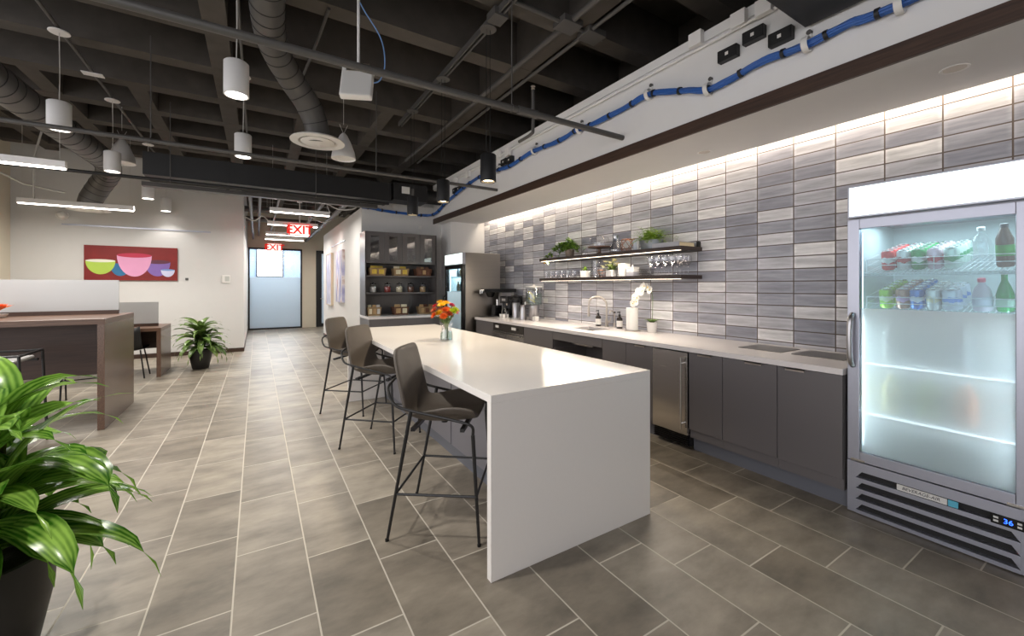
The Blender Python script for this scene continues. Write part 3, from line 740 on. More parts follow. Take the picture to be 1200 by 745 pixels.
MB().lathe([(.038,0),(.042,.01),(.042,.07),(.03,.085),(.03,.10)], n=18, cap1=False).build('glass_body', M['glassware'], t)
b = MB()
for j in range(14): b.leaf((0,0,.07), 2*PI*j/14*2.3, random.uniform(.7,1.3), random.uniform(.08,.13), .012, 1.0, .2, 5)
b.build('foliage', mat('silver_leaf',(168,182,166),.5,noise=.15), t)
t = thing('cake_stand', 'brown wood cake stand under a glass dome on the upper shelf', 'cake stand', (X_,3.95,Z1))
MB().lathe([(.06,0),(.05,.012),(.02,.03),(.02,.07),(.05,.082),(.15,.086),(.15,.103),(.14,.106)], n=32).build('stand', wood('acacia_wood',(84,62,50),(128,98,80),1,.4), t)
MB().lathe([(.125,.107),(.127,.12),(.127,.20),(.11,.225),(.06,.238),(.01,.24)], n=32, cap0=False).build('glass_dome', M['glassware'], t)
MB().lathe([(.008,.24),(.006,.25),(.016,.262),(.014,.275),(.004,.28)], n=14).build('dome_knob', M['glassware'], t)
t = thing('glass_carafe', 'clear pinched glass carafe beside the cake stand on the upper shelf', 'carafe', (X_,3.66,Z1))
MB().lathe([(.07,0),(.078,.015),(.076,.05),(.055,.12),(.04,.16),(.042,.20),(.047,.225)], n=28, cap1=False).build('glass_body', glass('frosty_glass',(232,236,242),.12,.92,1.5,.32), t)
t = thing('wire_ornament', 'open copper wire geometric ornament beside the glass carafe', 'ornament', (X_,3.46,Z1))
pts = [Vector((.075*math.cos(a),.075*math.sin(a),z)) for z in (.002,.15) for a in [2*PI*k/5 for k in range(5)]]
mid = [Vector((.10*math.cos(2*PI*(k+.5)/5),.10*math.sin(2*PI*(k+.5)/5),.075)) for k in range(5)]
b = MB()
for k in range(5):
    b.cyl(pts[k], pts[(k+1)%5], .0035, n=6); b.cyl(pts[5+k], pts[5+(k+1)%5], .0035, n=6)
    for q in (pts[k],pts[(k+1)%5],pts[5+k],pts[5+(k+1)%5]): b.cyl(mid[k], q, .0035, n=6)
b.build('wire_frame', M['copper'], t)
tag(MB().lathe([(.028,0),(.031,.004),(.031,.125),(.027,.132),(.01,.134)], n=20).build('canister', mat('pale_blue_enamel',(206,212,220),.3), smooth=40, loc=(X_,3.345,Z1)), 'slim pale canister between the copper ornament and the fern', 'canister')
tag(MB().lathe([(.012,0),(.013,.004),(.013,.11),(.009,.115)], n=14).build('candle', M['whiteplastic'], smooth=40, loc=(X_-.04,3.275,Z1)), 'thin white candle between the pale canister and the fern', 'candle')
t = thing('potted_fern', 'bushy green fern in an oval galvanised tub on the upper shelf', 'plant', (X_,3.12,Z1))
prof = []
b = MB()
rs = []
for z, k in ((0,.86),(.01,.88),(.10,1.0),(.108,1.03),(.108,.97),(.085,.95)):
    rs.append([(.085*k*math.cos(2*PI*j/28), .15*k*math.sin(2*PI*j/28), z) for j in range(28)])
b.ring(rs); b.build('tub', M['galv'], t)
b = MB()
for i in range(130):
    az = random.uniform(0,2*PI); el = random.uniform(.35,1.45); L = random.uniform(.18,.28)
    p = Vector((random.uniform(-.05,.05), random.uniform(-.11,.11), .10)); e = el; d_ = None
    sd = Vector((-math.sin(az), math.cos(az), 0))
    for k in range(9):
        d_ = Vector((math.cos(az)*math.cos(e), math.sin(az)*math.cos(e), math.sin(e)))
        q = p+d_*(L/9)
        w_ = .036*(1-abs(k-3)/8)
        for s2 in (-1,1):
            tip = p + sd*s2*w_ + d_*.012
            tip.x = min(tip.x,.185); tip.z = max(tip.z,.01)
            b.poly([p, p+d_*.011, tip])
        p = q; e -= .16; p.x = min(p.x,.18); p.z = max(p.z,.02)
    
b.build('foliage', M['fern'], t, 0)
t = thing('book', 'large pale grey book lying flat at the right end of the upper shelf', 'book', (3.80,2.83,Z1))
MB().box(-.13,.13,-.17,.17,0,.005).box(-.13,.13,-.17,.17,.045,.05).box(-.135,-.13,-.17,.17,0,.05).build('cover', mat('grey_book_cover',(176,176,182),.5), t, 0)
MB().box(-.13,.122,-.164,.164,.005,.045).build('pages', mat('book_pages',(226,212,178),.8), t, 0)

# lower shelf
def tumbler():
    return MB().lathe([(.028,0),(.031,.004),(.036,.10),(.0345,.10),(.029,.01),(.002,.008)], n=18, cap1=False).build('drinking_glass', M['glassware'])
ordn = ['first','second','third','fourth','fifth','sixth','seventh']
base = tumbler(); first = True
for r_, xx in enumerate((3.72,3.84)):
    for k in range(6):
        o = base if first else base.copy()
        if not first: COL.objects.link(o)
        first = False
        o.location = (xx, 5.0-.125*k-.02*r_, Z2)
        tag(o, f'{ordn[k]} clear tumbler from the left in the {("front","back")[r_]} row on the lower shelf', 'glass', 'tumblers on the lower shelf')
def cube_pot(label, y, w, h, fol):
    t = thing('potted_plant', label, 'plant', (X_-.02,y,Z2))
    MB().box(-w/2,w/2,-w/2,w/2,0,h).build('pot', M['whitegloss'], t, 0, bevel=.004)
    MB().box(-w/2+.006,w/2-.006,-w/2+.006,w/2-.006,h,h+.002).build('soil', M['soil'], t, 0)
    return t
t = cube_pot('small green succulent in a white cube pot on the lower shelf', 4.20, .095, .09, 0)
b = MB()
for j in range(34): b.leaf((random.uniform(-.02,.02),random.uniform(-.02,.02),.09), random.uniform(0,2*PI), random.uniform(.2,1.4), random.uniform(.05,.085), .022, .5, .2, 4)
b.build('foliage', M['fern'], t)
t = thing('glass_pitcher', 'tall clear glass pitcher with handle on the lower shelf', 'pitcher', (X_,4.02,Z2))
MB().lathe([(.055,0),(.06,.006),(.06,.20),(.066,.235),(.064,.235),(.057,.2),(.056,.012)], n=24, cap1=False).build('glass_body', M['glassware'], t)
MB().tube(catmull([(0,.06,.19),(0,.105,.185),(0,.115,.12),(0,.10,.06),(0,.06,.05)],5), .008, 8).build('handle', M['glassware'], t)
t = thing('copper_stand', 'small copper wire bowl beside the flowering white pot', 'ornament', (X_-.02,3.875,Z2))
b = MB()
for z, r_ in ((.004,.03),(.05,.055),(.085,.065)): b.tube([(r_*math.cos(2*PI*k/20), r_*math.sin(2*PI*k/20), z) for k in range(20)], .003, 6, close=True)
for k in range(8):
    a = 2*PI*k/8; b.tube([(.03*math.cos(a),.03*math.sin(a),.004),(.055*math.cos(a),.055*math.sin(a),.05),(.065*math.cos(a),.065*math.sin(a),.085)], .0025, 6)
b.build('wire_bowl', M['copper'], t)
t = cube_pot('cream and green flowering plant in a white cube pot on the lower shelf', 3.715, .10, .085, 0)
b = MB(); c_ = MB()
for j in range(46): b.leaf((random.uniform(-.02,.02),random.uniform(-.02,.02),.08), random.uniform(0,2*PI), random.uniform(.2,1.4), random.uniform(.07,.14), .03, .7, .2, 4)
for j in range(26):
    a = random.uniform(0,2*PI); e = random.uniform(.2,1.45); q = Vector((math.cos(a)*math.cos(e),math.sin(a)*math.cos(e),math.sin(e)))*random.uniform(.09,.135)+Vector((0,0,.085))
    for k in range(6): c_.leaf(q, a+2*PI*k/6, .6, .036, .026, .5, .1, 3)
b.build('foliage', mat('soft_green_leaf',(128,146,80),.5,noise=.25), t); c_.build('blooms', mat('cream_petals',(238,232,196),.6,noise=.08), t)
tag(MB().box(-.05,.05,-.05,.05,0,.155).build('storage_box', M['whitegloss'], smooth=0, bevel=.003, loc=(X_-.02,3.505,Z2)), 'tall plain white box on the lower shelf', 'box')
t = thing('sugar_jar', 'white lidded jar with grey base on the lower shelf', 'jar', (X_-.02,3.375,Z2))
MB().box(-.05,.05,-.055,.055,0,.05).build('base_band', mat('grey_glaze',(176,176,184),.3), t, 0, bevel=.004)
MB().box(-.05,.05,-.055,.055,.05,.095).build('body', M['whitegloss'], t, 0, bevel=.004)
MB().box(-.053,.053,-.058,.058,.095,.105).cyl((0,0,.105),(0,0,.12),.008).sphere((0,0,.125),.010).build('lid', M['whitegloss'], t, 50)
b_plate = MB().lathe([(.05,0),(.055,.004),(.105,.012),(.106,.015),(.05,.007),(.002,.006)], n=28, cap1=False).build('glass_plate', M['glassware'])
for k in range(5):
    o = b_plate if k == 0 else b_plate.copy()
    if k: COL.objects.link(o)
    o.location = (X_,3.19,Z2+.0155*k); tag(o, f'clear glass plate, {("lowest","second","third","fourth","topmost")[k]} of the stack on the lower shelf', 'plate', 'stacked glass plates')
wg = MB().lathe([(.034,0),(.034,.002),(.006,.008),(.0045,.02),(.0045,.085),(.012,.10),(.036,.135),(.040,.165),(.034,.21),(.0325,.21),(.0385,.165),(.034,.137),(.004,.105)], n=20, cap1=False).build('wine_glass', M['glassware'])
first = True
for r_, xx in enumerate((3.70,3.80,3.90)):
    for k in range(5):
        o = wg if first else wg.copy()
        if not first: COL.objects.link(o)
        first = False
        o.location = (xx, 3.05-.092*k+.02*r_, Z2)
        tag(o, f'{ordn[k]} stemmed wine glass from the left in the {("front","middle","back")[r_]} row on the lower shelf', 'wine glass', 'wine glasses at the end of the lower shelf')

# ------------------------------------------------------------------ on the worktop
ZC = .915
t = thing('kitchen_faucet', 'tall curved nickel faucet behind the sink', 'faucet', (3.90,3.92,ZC))
MB().lathe([(.028,0),(.028,.01),(.02,.02),(.018,.09),(.014,.10)], n=18).build('base', M['nickel'], t)
MB().tube(catmull([(0,0,.09),(0,0,.28),(-.01,.02,.34),(-.05,.08,.39),(-.10,.16,.38),(-.125,.195,.33),(-.13,.20,.24),(-.13,.20,.17)],6), [.0135]*42+[.018]*1 if False else .0135, 12).build('spout', M['nickel'], t)
MB().cyl((-.13,.20,.22),(-.13,.20,.13),.017,.016).build('spray_head', M['nickel'], t)
MB().cyl((.0,-.015,.06),(0,-.06,.075),.008).cyl((0,-.06,.075),(0,-.075,.13),.006).build('lever', M['nickel'], t)
t = thing('filter_tap', 'small dark filtered water tap between the faucet and soap bottle', 'tap', (3.92,3.80,ZC))
MB().cyl((0,0,0),(0,0,.06),.014).tube(catmull([(0,0,.05),(0,0,.17),(-.02,0,.21),(-.07,0,.215),(-.09,0,.18)],5), .0075, 8).build('spout', M['nickel'], t)
MB().cyl((.0,.0,.19),(0,.05,.215),.007).cyl((-.0,0,.185),(0,0,.205),.014).build('lever', M['black'], t)
for y, lab in ((4.06,'dark pump bottle with white label left of the faucet'),(3.68,'dark pump bottle with white label beside the paper towel')):
    t = thing('soap_dispenser', lab, 'soap bottle', (3.885,y,ZC), 0, 'pump bottles by the sink')
    MB().lathe([(.034,0),(.037,.004),(.037,.115),(.03,.135),(.014,.145),(.014,.155)], n=22).build('bottle_body', mat('amber_dark_glass',(40,30,26),.15), t)
    MB().lathe([(.0375,.022),(.0375,.098)], n=22, cap0=False, cap1=False).build('paper_label', M['whiteplastic'], t)
    MB().cyl((0,0,.155),(0,0,.175),.016).cyl((0,0,.175),(0,0,.20),.005).cyl((0,0,.20),(0,0,.212),.011).cyl((0,0,.206),(-.04,.0,.204),.006).build('pump', M['black'], t)
t = thing('paper_towel_holder', 'white paper towel roll on a steel stand by the sink', 'paper towel', (3.80,3.40,ZC))
MB().lathe([(.09,0),(.09,.008),(.08,.012)], n=32).build('base', M['nickel'], t)
MB().lathe([(.02,.013),(.068,.013),(.068,.275),(.02,.275)], n=32, cap0=False, cap1=False).build('paper_roll', M['paper'], t)
MB().cyl((0,0,.012),(0,0,.30),.006).sphere((0,0,.305),.012).build('post', M['nickel'], t)
t = thing('orchid', 'white orchid arching from a small white pot on the worktop', 'plant', (3.86,3.16,ZC))
MB().lathe([(.046,0),(.05,.004),(.062,.12),(.058,.12),(.055,.095)], n=26, cap1=False).build('pot', M['whitegloss'], t)
MB().lathe([(.002,.095),(.05,.095)], n=16, cap0=False, cap1=False).build('moss', mat('moss',(66,92,40),.9,noise=.4,scale=40), t)
b = MB()
for j in range(9): b.leaf((0,0,.10), 2*PI*j/9, .75, .13, .055, 1.3, .2, 6)
b.build('leaves', M['leaf2'], t)
stem = catmull([(0,0,.10),(.005,-.005,.26),(.0,.0,.45),(-.02,.06,.51),(-.04,.13,.47),(-.055,.165,.39),(-.06,.18,.33)],7)
MB().tube(stem, .0035, 6).build('stem', M['stem'], t)
om = mat('orchid_petals',(248,246,242),.55); oy = mat('orchid_throat',(226,196,90),.6)
ob = [stem[k] for k in (15,17,19,21,23,25,27,29,31,33,35,37,39,41)]
for i, q in enumerate(ob):
    nb = MB(); q = Vector(q)+Vector((-.02,random.uniform(-.03,.03),random.uniform(-.025,.025)))
    rot = (Matrix.Rotation(random.uniform(-.5,.5),3,'Z') @ Matrix.Rotation(-PI/2+random.uniform(-.3,.3),3,'Y'))
    for k in range(5):
        s = len(nb.v); big = k in (1,4)
        nb.leaf((0,0,0), 2*PI*k/5+PI/2, .25, .060 if big else .052, .064 if big else .040, .5, .1, 5, base_w=.5)
        for ii in range(s,len(nb.v)): nb.v[ii] = tuple(rot @ Vector(nb.v[ii]) + q)
    fl = nb.build('bloom', om, t)
    MB().sphere(q+Vector((-.008,0,0)), .007, 8, 6).build('throat', oy, fl)
# outlets
for i, (y, z) in enumerate(((5.39,1.21),)):
    t = thing('wall_outlet', 'white outlet plate on the tiles beside the drink dispenser', 'outlet', (XW,y,z))
    MB().box(-.006,0,-.057,.057,-.037,.037).build('plate', M['whiteplastic'], t, 0, bevel=.002)
    MB().box(-.008,-.006,-.04,-.012,-.016,.016).box(-.008,-.006,.012,.04,-.016,.016).build('socket', M['whitegloss'], t, 0)
# drink dispenser
t = thing('drink_dispenser', 'clear lemon water dispenser on a steel cylinder stand', 'dispenser', (3.70,5.30,ZC))
MB().lathe([(.075,0),(.08,.006),(.08,.23),(.075,.235)], n=28).build('stand', M['steelv'], t)
b = MB(); b.lathe([(.09,.236),(.122,.242),(.128,.26),(.128,.50),(.122,.512),(.119,.512),(.124,.50),(.124,.26),(.09,.242)], n=32)
b.build('glass_jar', M['glassware'], t)
MB().lathe([(.122,.513),(.13,.518),(.13,.53),(.03,.536),(.012,.546),(.015,.56),(.005,.565)], n=32).build('lid', M['whiteplastic'], t)
MB().cyl((-.122,-.0,.275),(-.165,0,.275),.012).cyl((-.165,0,.29),(-.165,0,.24),.010).box(-.17,-.16,-.02,.02,.29,.30).build('spigot', M['chrome'], t)
b = MB()
for k in range(6):
    a = random.uniform(0,6); b.cyl((-.05+.02*math.cos(a),.04*math.sin(a),.30+.025*k),(-.044+.02*math.cos(a),.04*math.sin(a),.306+.025*k),.036, n=16)
b.build('lemon_slices', mat('lemon',(232,214,70),.5), t)
MB().lathe([(.121,.25),(.123,.262),(.123,.42)], n=28).build('water', M['water'], t)
t = thing('water_jug', 'steel water jug with black handle beside the dispenser stand', 'jug', (3.60,5.46,ZC))
MB().lathe([(.058,0),(.062,.005),(.052,.17),(.045,.22),(.05,.235)], n=26, cap1=False).build('jug_body', M['steelv'], t)
MB().lathe([(.05,.236),(.044,.246),(.01,.25)], n=20).build('lid', M['black'], t)
MB().tube(catmull([(0,.05,.21),(0,.10,.22),(0,.11,.15),(0,.065,.08)],5), .009, 8).build('handle', M['black'], t)
# airpot
t = thing('airpot', 'steel airpot with black pump top on the worktop', 'airpot', (3.62,5.70,ZC))
MB().lathe([(.066,.018),(.066,.25),(.06,.262)], n=26).build('pot_body', M['steelv'], t)
MB().lathe([(.078,0),(.08,.004),(.078,.017)], n=26).build('drip_base', M['whiteplastic'], t)
MB().lathe([(.062,.263),(.07,.27),(.07,.315),(.05,.335)], n=26).box(-.13,-.05,-.018,.018,.285,.31).box(-.128,-.11,-.015,.015,.25,.285).build('pump_top', M['black'], t)
MB().tube(catmull([(-.0,-.065,.31),(0,-.07,.37),(0,0,.39),(0,.07,.37),(0,.065,.31)],5), .006, 8).build('handle', M['black'], t)
# cup caddy
t = thing('cup_caddy', 'white tray of little espresso cups before the coffee brewer', 'caddy', (3.45,5.80,ZC))
MB().box(-.07,.07,-.09,.09,0,.018).build('tray', M['whitegloss'], t, 0, bevel=.005)
MB().tube(catmull([(0,-.085,.02),(0,-.06,.14),(0,0,.17),(0,.06,.14),(0,.085,.02)],6), .005, 8).build('handle', M['chrome'], t)
cup = MB().lathe([(.018,0),(.022,.003),(.028,.055),(.026,.055),(.02,.006)], n=16, cap1=False).build('espresso_cup', M['whitegloss'])
for i, (dx, dy, w_) in enumerate(((-.03,.045,'left front'),(-.03,-.045,'right front'),(.035,.045,'left rear'),(.035,-.045,'right rear'))):
    o = cup if i == 0 else cup.copy()
    if i: COL.objects.link(o)
    o.location = (3.45+dx,5.80+dy,ZC+.018); tag(o, f'little white espresso cup, {w_} on the white tray', 'cup', 'espresso cups on the tray')
# coffee brewer
t = thing('coffee_brewer', 'boxy black coffee brewer between the coffee machine and airpot', 'coffee maker', (3.72,6.03,ZC))
MB().box(-.13,.16,-.13,.13,0,.03).box(.0,.16,-.13,.13,.03,.36).box(-.14,.0,-.13,.13,.24,.36).build('body', M['blackgloss'], t, 0, bevel=.008)
MB().lathe([(.05,.031),(.06,.05),(.055,.13),(.04,.15)], c=(-.07,0,0), n=20).build('carafe', glass('smoked_glass',(90,80,70),.03,.8,1.5,.1), t)
MB().cyl((-.07,0,.24),(-.07,0,.20),.03,.02).build('spout', M['chrome'], t)
MB().box(-.142,-.14,-.06,.06,.28,.32).build('control_panel', M['chrome'], t, 0)
# espresso machine with bean hopper bar
t = thing('coffee_machine', 'tall steel coffee machine with black top bar and chrome taps', 'coffee machine', (3.62,6.245,ZC))
MB().box(-.10,.20,-.07,.07,0,.02).build('drip_tray', M['chrome'], t, 0, bevel=.003)
MB().box(.02,.20,-.07,.07,.02,.42).build('tower', M['steelv'], t, 0, bevel=.004)
MB().box(-.12,.02,-.06,.06,.02,.20).build('front_box', M['blackgloss'], t, 0, bevel=.004)
MB().cyl((-.04,0,.20),(-.04,0,.29),.022).cyl((-.04,0,.29),(-.04,0,.30),.03).build('group_head', M['chrome'], t)
MB().box(-.32,.30,-.085,.085,.425,.485).build('top_bar', M['blackgloss'], t, 0, bevel=.004)
MB().lathe([(.04,.34),(.06,.36),(.085,.424)], c=(-.18,0,0), n=20).build('hopper', M['blackgloss'], t)
MB().cyl((-.33,.03,.455),(-.36,.03,.455),.02).cyl((-.36,.03,.47),(-.36,.03,.40),.009).cyl((-.33,-.04,.455),(-.36,-.04,.455),.02).cyl((-.36,-.04,.47),(-.36,-.04,.41),.009).build('tap', M['chrome'], t)
tag(MB().box(-.16,.16,-.05,.05,0,.008).build('bar_mat', M['black'], smooth=0, bevel=.002, loc=(3.42,6.30,ZC)), 'black rubber bar mat at the far end of the worktop', 'mat')
tag(MB().box(-.035,.035,-.035,.035,0,.07).build('sugar_box', M['whiteplastic'], smooth=0, bevel=.003, loc=(3.62,5.14,ZC)), 'small white box right of the drink dispenser', 'box')
# ------------------------------------------------------------------ snack cabinet in the alcove
AX0, AX1 = 1.63, 2.97; AW = AX1-AX0
t = thing('alcove_base_cabinet', 'low grey cabinet with white top under the snack shelves', 'cabinet', (AX0,7.24,0))
MB().box(0,AW,.02,.755,.1,.875).build('carcass', M['cab'], t, 0)
for k in range(4): MB().box(AW*k/4+.002,AW*(k+1)/4-.002,0,.019,.1,.872).build('door', M['cab'], t, 0, bevel=.0015)
MB().box(-.01,AW+.01,-.01,.755,.875,.915).build('countertop', M['counterq'], t, 0, bevel=.002)
MB().box(0,AW,.07,.09,0,.1).build('toe_kick', M['toe'], t, 0)
HY = 7.56
hb = mat('hutch_laminate',(92,88,88),.3,noise=.03,scale=5)
t = thing('snack_hutch', 'tall grey hutch with open snack shelves and four glass doors', 'hutch', (AX0,HY,.915))
d_ = 8.0-HY-.005
MB().box(0,.02,0,d_,0,1.515).build('side_panel', hb, t, 0); MB().box(AW-.02,AW,0,d_,0,1.515).build('side_panel', hb, t, 0)
MB().box(.02,AW-.02,d_-.015,d_,0,1.515).build('back_panel', hb, t, 0)
MB().box(.02,AW-.02,0.02,d_-.015,1.49,1.515).box(.02,AW-.02,.02,d_-.015,.945,.965).build('case_panel', hb, t, 0)
for z in (.415,.725): MB().box(.02,AW-.02,0.01,d_-.015,z-.025,z).build('shelf', hb, t, 0, bevel=.001)
MB().box(.02,AW-.02,.03,d_-.02,1.245,1.253).build('glass_shelf', M['glassware'], t, 0)
for k in range(4):
    x0, x1 = AW*k/4+.002, AW*(k+1)/4-.002
    dr = MB().box(x0,x0+.09,0,.02,.945,1.515).box(x1-.09,x1,0,.02,.945,1.515).box(x0+.09,x1-.09,0,.02,1.44,1.515).box(x0+.09,x1-.09,0,.02,.945,.995).build('door', hb, t, 0, bevel=.001)
    MB().box(x0+.09,x1-.09,.008,.012,.995,1.44).build('glass_pane', M['glassware'], dr, 0)
bell = MB().lathe([(.05,0),(.052,.02),(.04,.09),(.02,.13),(.018,.16),(.024,.17)], n=18, cap1=False).build('glass_decanter', M['glassware'])
for k in range(4):
    o = bell if k == 0 else bell.copy()
    if k: COL.objects.link(o)
    o.location = (AX0+AW*(k+.5)/4, HY+.2, .915+.965); tag(o, f'clear glass decanter behind the {("first","second","third","fourth")[k]} glass door of the hutch', 'decanter', 'decanters behind the hutch doors')
basket_m = mat('wicker_light',(164,136,100),.8,noise=.4,scale=60,bump=.5); basket_d = mat('wicker_brown',(110,74,56),.8,noise=.4,scale=60,bump=.5)
def basket(label, cx, z, w, h, m, packs, pm):
    t = thing('snack_basket', label, 'basket', (cx,HY+.12,z), 0, 'snack baskets on the hutch')
    dd = .20
    b = MB()
    rs = []
    for zz, k in ((0,.86),(.006,.87),(h,1.0),(h+.006,1.03),(h,1.0),(h-.01,.97),(.012,.83)):
        hw, hd = w/2*k, dd/2*k
        rs.append([(sx*hw, sy*hd, zz) for sx, sy in ((-1,-1),(1,-1),(1,1),(-1,1))])
    b.ring(rs)
    for k in range(1,5): 
        zz = h*k/5; q = .86+.14*k/5
        b.tube([(-w/2*q,-dd/2*q,zz),(w/2*q,-dd/2*q,zz),(w/2*q,dd/2*q,zz),(-w/2*q,dd/2*q,zz)], .004, 5, close=True)
    b.build('wicker_body', m, t, 30)
    for k in range(packs):
        x = -w/2+w*(k+.5)/packs
        p = MB().box(-w/packs*.38,w/packs*.38,-.012,.012,.02,h+.05).build('snack_packet', pm[k%len(pm)], t, 0, bevel=.006); p.location = (x*.85, random.uniform(-.05,.05), 0); p.rotation_euler = (random.uniform(-.12,.12),0,0)
        fp = MB().box(-w/packs*.3,w/packs*.3,-dd*.5*.98-.006,-dd*.5*.98,.03,h*.85).build('front_card', pm[k%len(pm)], t, 0, bevel=.002); fp.location = (x*.85,0,0)
pal = {n_: mat('packet_'+n_, c, .45, noise=.25, scale=25) for n_, c in dict(yellow=(214,184,70), cream=(220,208,176), brown=(112,72,52), tan=(186,150,104), red=(150,52,44), white=(214,208,202)).items()}
zb, zm, zt3 = .915+.0, .915+.415, .915+.725
basket('basket of yellow snack packets, first on the top open hutch shelf', 1.86, zt3, .30, .13, basket_m, 2, [pal['yellow']])
basket('basket of cream and yellow packets in the middle of the top open hutch shelf', 2.29, zt3, .29, .13, basket_m, 2, [pal['cream'],pal['yellow']])
basket('brown basket of dark packets at the end of the top open hutch shelf', 2.73, zt3, .31, .13, basket_d, 3, [pal['brown'],pal['tan']])
basket('basket of cream packets, first on the white cabinet top', 1.80, zb, .25, .145, basket_m, 3, [pal['cream'],pal['tan'],pal['white']])
basket('brown basket of tan bars in the middle of the white cabinet top', 2.29, zb, .28, .14, basket_d, 2, [pal['tan'],pal['cream']])
basket('wide tan basket on the white cabinet top behind the flowers', 2.79, zb, .32, .13, basket_m, 3, [pal['tan'],pal['brown']])
for k, (cx, c, lab) in enumerate(((1.80,'white','jar of pale snacks, first on the middle hutch shelf'),(2.06,'red','jar of red sweets on the middle hutch shelf'),(2.28,'cream','jar of cream and dark biscuits at the centre of the middle hutch shelf'),
                                  (2.50,'brown','jar of dark red sweets on the middle hutch shelf'),(2.74,'tan','jar of greenish snacks at the end of the middle hutch shelf'))):
    t = thing('snack_jar', lab, 'jar', (cx,HY+.14,zm), 0, 'glass jars on the middle hutch shelf')
    MB().lathe([(.055,0),(.06,.006),(.062,.12),(.05,.14),(.05,.15)], n=18, cap1=False).build('glass_body', M['glassware'], t)
    MB().lathe([(.052,.004),(.056,.01),(.057,.105),(.02,.115)], n=16).build('contents', pal[c], t)
    MB().lathe([(.052,.15),(.054,.155),(.05,.165),(.012,.168),(.014,.185),(.004,.19)], n=18).build('lid', M['blackgloss'], t)
tag(MB().box(-.035,.035,-.03,0,-.035,.035).build('wall_sensor', M['whiteplastic'], smooth=0, bevel=.006, loc=(2.78,8.0,2.62)), 'small white sensor on the wall above the hutch', 'sensor')

# ------------------------------------------------------------------ corridor pictures
def abstract_mat(nm, cols, seed):
    m, nt, N, L, B = new_mat(nm)
    tc = N.new('ShaderNodeTexCoord'); mp = N.new('ShaderNodeMapping'); nz = N.new('ShaderNodeTexNoise'); cr = N.new('ShaderNodeValToRGB')
    mp.inputs['Location'].default_value = (seed,seed*2,0); mp.inputs['Scale'].default_value = (1,5,1.3); nz.inputs['Scale'].default_value = 1.6; nz.inputs['Detail'].default_value = 5; nz.inputs['Distortion'].default_value = .6
    while len(cr.color_ramp.elements) < len(cols): cr.color_ramp.elements.new(.5)
    for i, (p_, c) in enumerate(cols): cr.color_ramp.elements[i].position = p_; cr.color_ramp.elements[i].color = (*S(c),1)
    L.new(tc.outputs['Object'], mp.inputs[0]); L.new(mp.outputs[0], nz.inputs[0]); L.new(nz.outputs['Fac'], cr.inputs[0]); L.new(cr.outputs[0], B.inputs['Base Color']); B.inputs['Roughness'].default_value = .5
    return m
t = thing('canvas_picture', 'narrow pale violet abstract canvas farther along the corridor wall', 'picture', (1.66,11.75,1.62), 0, 'narrow canvases in the corridor')
MB().box(-.05,0,-.43,.43,-.65,.66).build('canvas', abstract_mat('violet_abstract',[(.3,(112,110,160)),(.45,(176,178,206)),(.6,(222,220,222)),(.75,(206,196,180))],3), t, 0)
MB().box(-.06,.0,-.45,-.43,-.67,.68).box(-.06,0,.43,.45,-.67,.68).box(-.06,0,-.43,.43,.66,.68).box(-.06,0,-.43,.43,-.67,-.65).build('frame', mat('pale_frame',(200,184,160),.5), t, 0)
t = thing('canvas_picture', 'narrow violet and rust abstract canvas nearer the kitchen on the corridor wall', 'picture', (1.66,10.13,1.66), 0, 'narrow canvases in the corridor')
MB().box(-.06,0,-.42,.42,-.58,.60).build('canvas', abstract_mat('rust_abstract',[(.3,(92,96,150)),(.45,(170,168,200)),(.56,(216,208,208)),(.66,(150,84,60)),(.78,(70,50,56))],7), t, 0)
tag(MB().box(-.02,0,-.95,.95,-.012,.012).build('picture_rail', M['alu'], smooth=0, loc=(1.66,10.6,2.46)), 'thin metal picture rail above the corridor canvases', 'picture rail')
tag(MB().box(-1.12,1.12,-.015,0,-.012,.012).build('picture_rail', M['alu'], smooth=0, loc=(-1.96,10.9,2.60)), 'thin metal picture rail above the red bowls painting', 'picture rail')

# ------------------------------------------------------------------ bowls painting
t = thing('bowls_painting', 'wide red painting of pink, green, blue and purple bowls', 'painting', (-2.088,10.862,1.895))
PW, PH = 1.379/2, .335
cv = [mat('red_paint',(126,22,20),.6,noise=.3,scale=5), mat('green_bowl_paint',(176,206,80),.6,noise=.12,scale=4), mat('pale_inner_paint',(232,232,214),.6), mat('pink_bowl_paint',(226,158,196),.6,noise=.1,scale=4),
      mat('crimson_inner_paint',(188,40,74),.6), mat('blue_bowl_paint',(40,110,156),.6,noise=.15,scale=4), mat('purple_bowl_paint',(130,100,176),.6,noise=.2,scale=4), mat('plum_inner_paint',(96,44,66),.6), mat('lilac_bowl_paint',(206,208,236),.6,noise=.1,scale=4), mat('sky_inner_paint',(120,156,210),.6)]
b = MB().box(-PW,PW,0,.038,-PH,PH)
def pbowl(cx, ztop, w, h, m_out, m_in, y, ell=.12, tilt=0):
    pts = [(cx-w/2+w*i/14, 0) for i in range(15)]
    out = []
    for i in range(19):
        a = PI+PI*i/18
        out.append((cx+w/2*math.cos(a), y, ztop+h*math.sin(a)*(1 if abs(math.cos(a)) < .99 else 1)))
    b.mat(m_out).poly(out)
    b.mat(m_in).poly([(cx+w/2*math.cos(2*PI*i/24), y-.0006, ztop+w*ell*.5*math.sin(2*PI*i/24)) for i in range(24)])
pbowl(-.18,-.02,.30,.23,5,5,-.0008)
pbowl(-.46,.04,.42,.26,1,2,-.0018,.14)
pbowl(.38,.04,.40,.29,6,7,-.0016,.2)
pbowl(.54,-.12,.22,.14,8,9,-.0028,.16)
pbowl(.03,.16,.52,.42,3,4,-.0036,.17)
b.build('canvas', cv, t, 0)
t = thing('thermostat', 'white thermostat on the wall right of the red painting', 'thermostat', (-.57,10.9,1.60))
MB().box(-.075,.075,-.018,0,-.085,.085).build('case', M['whiteplastic'], t, 0, bevel=.006)
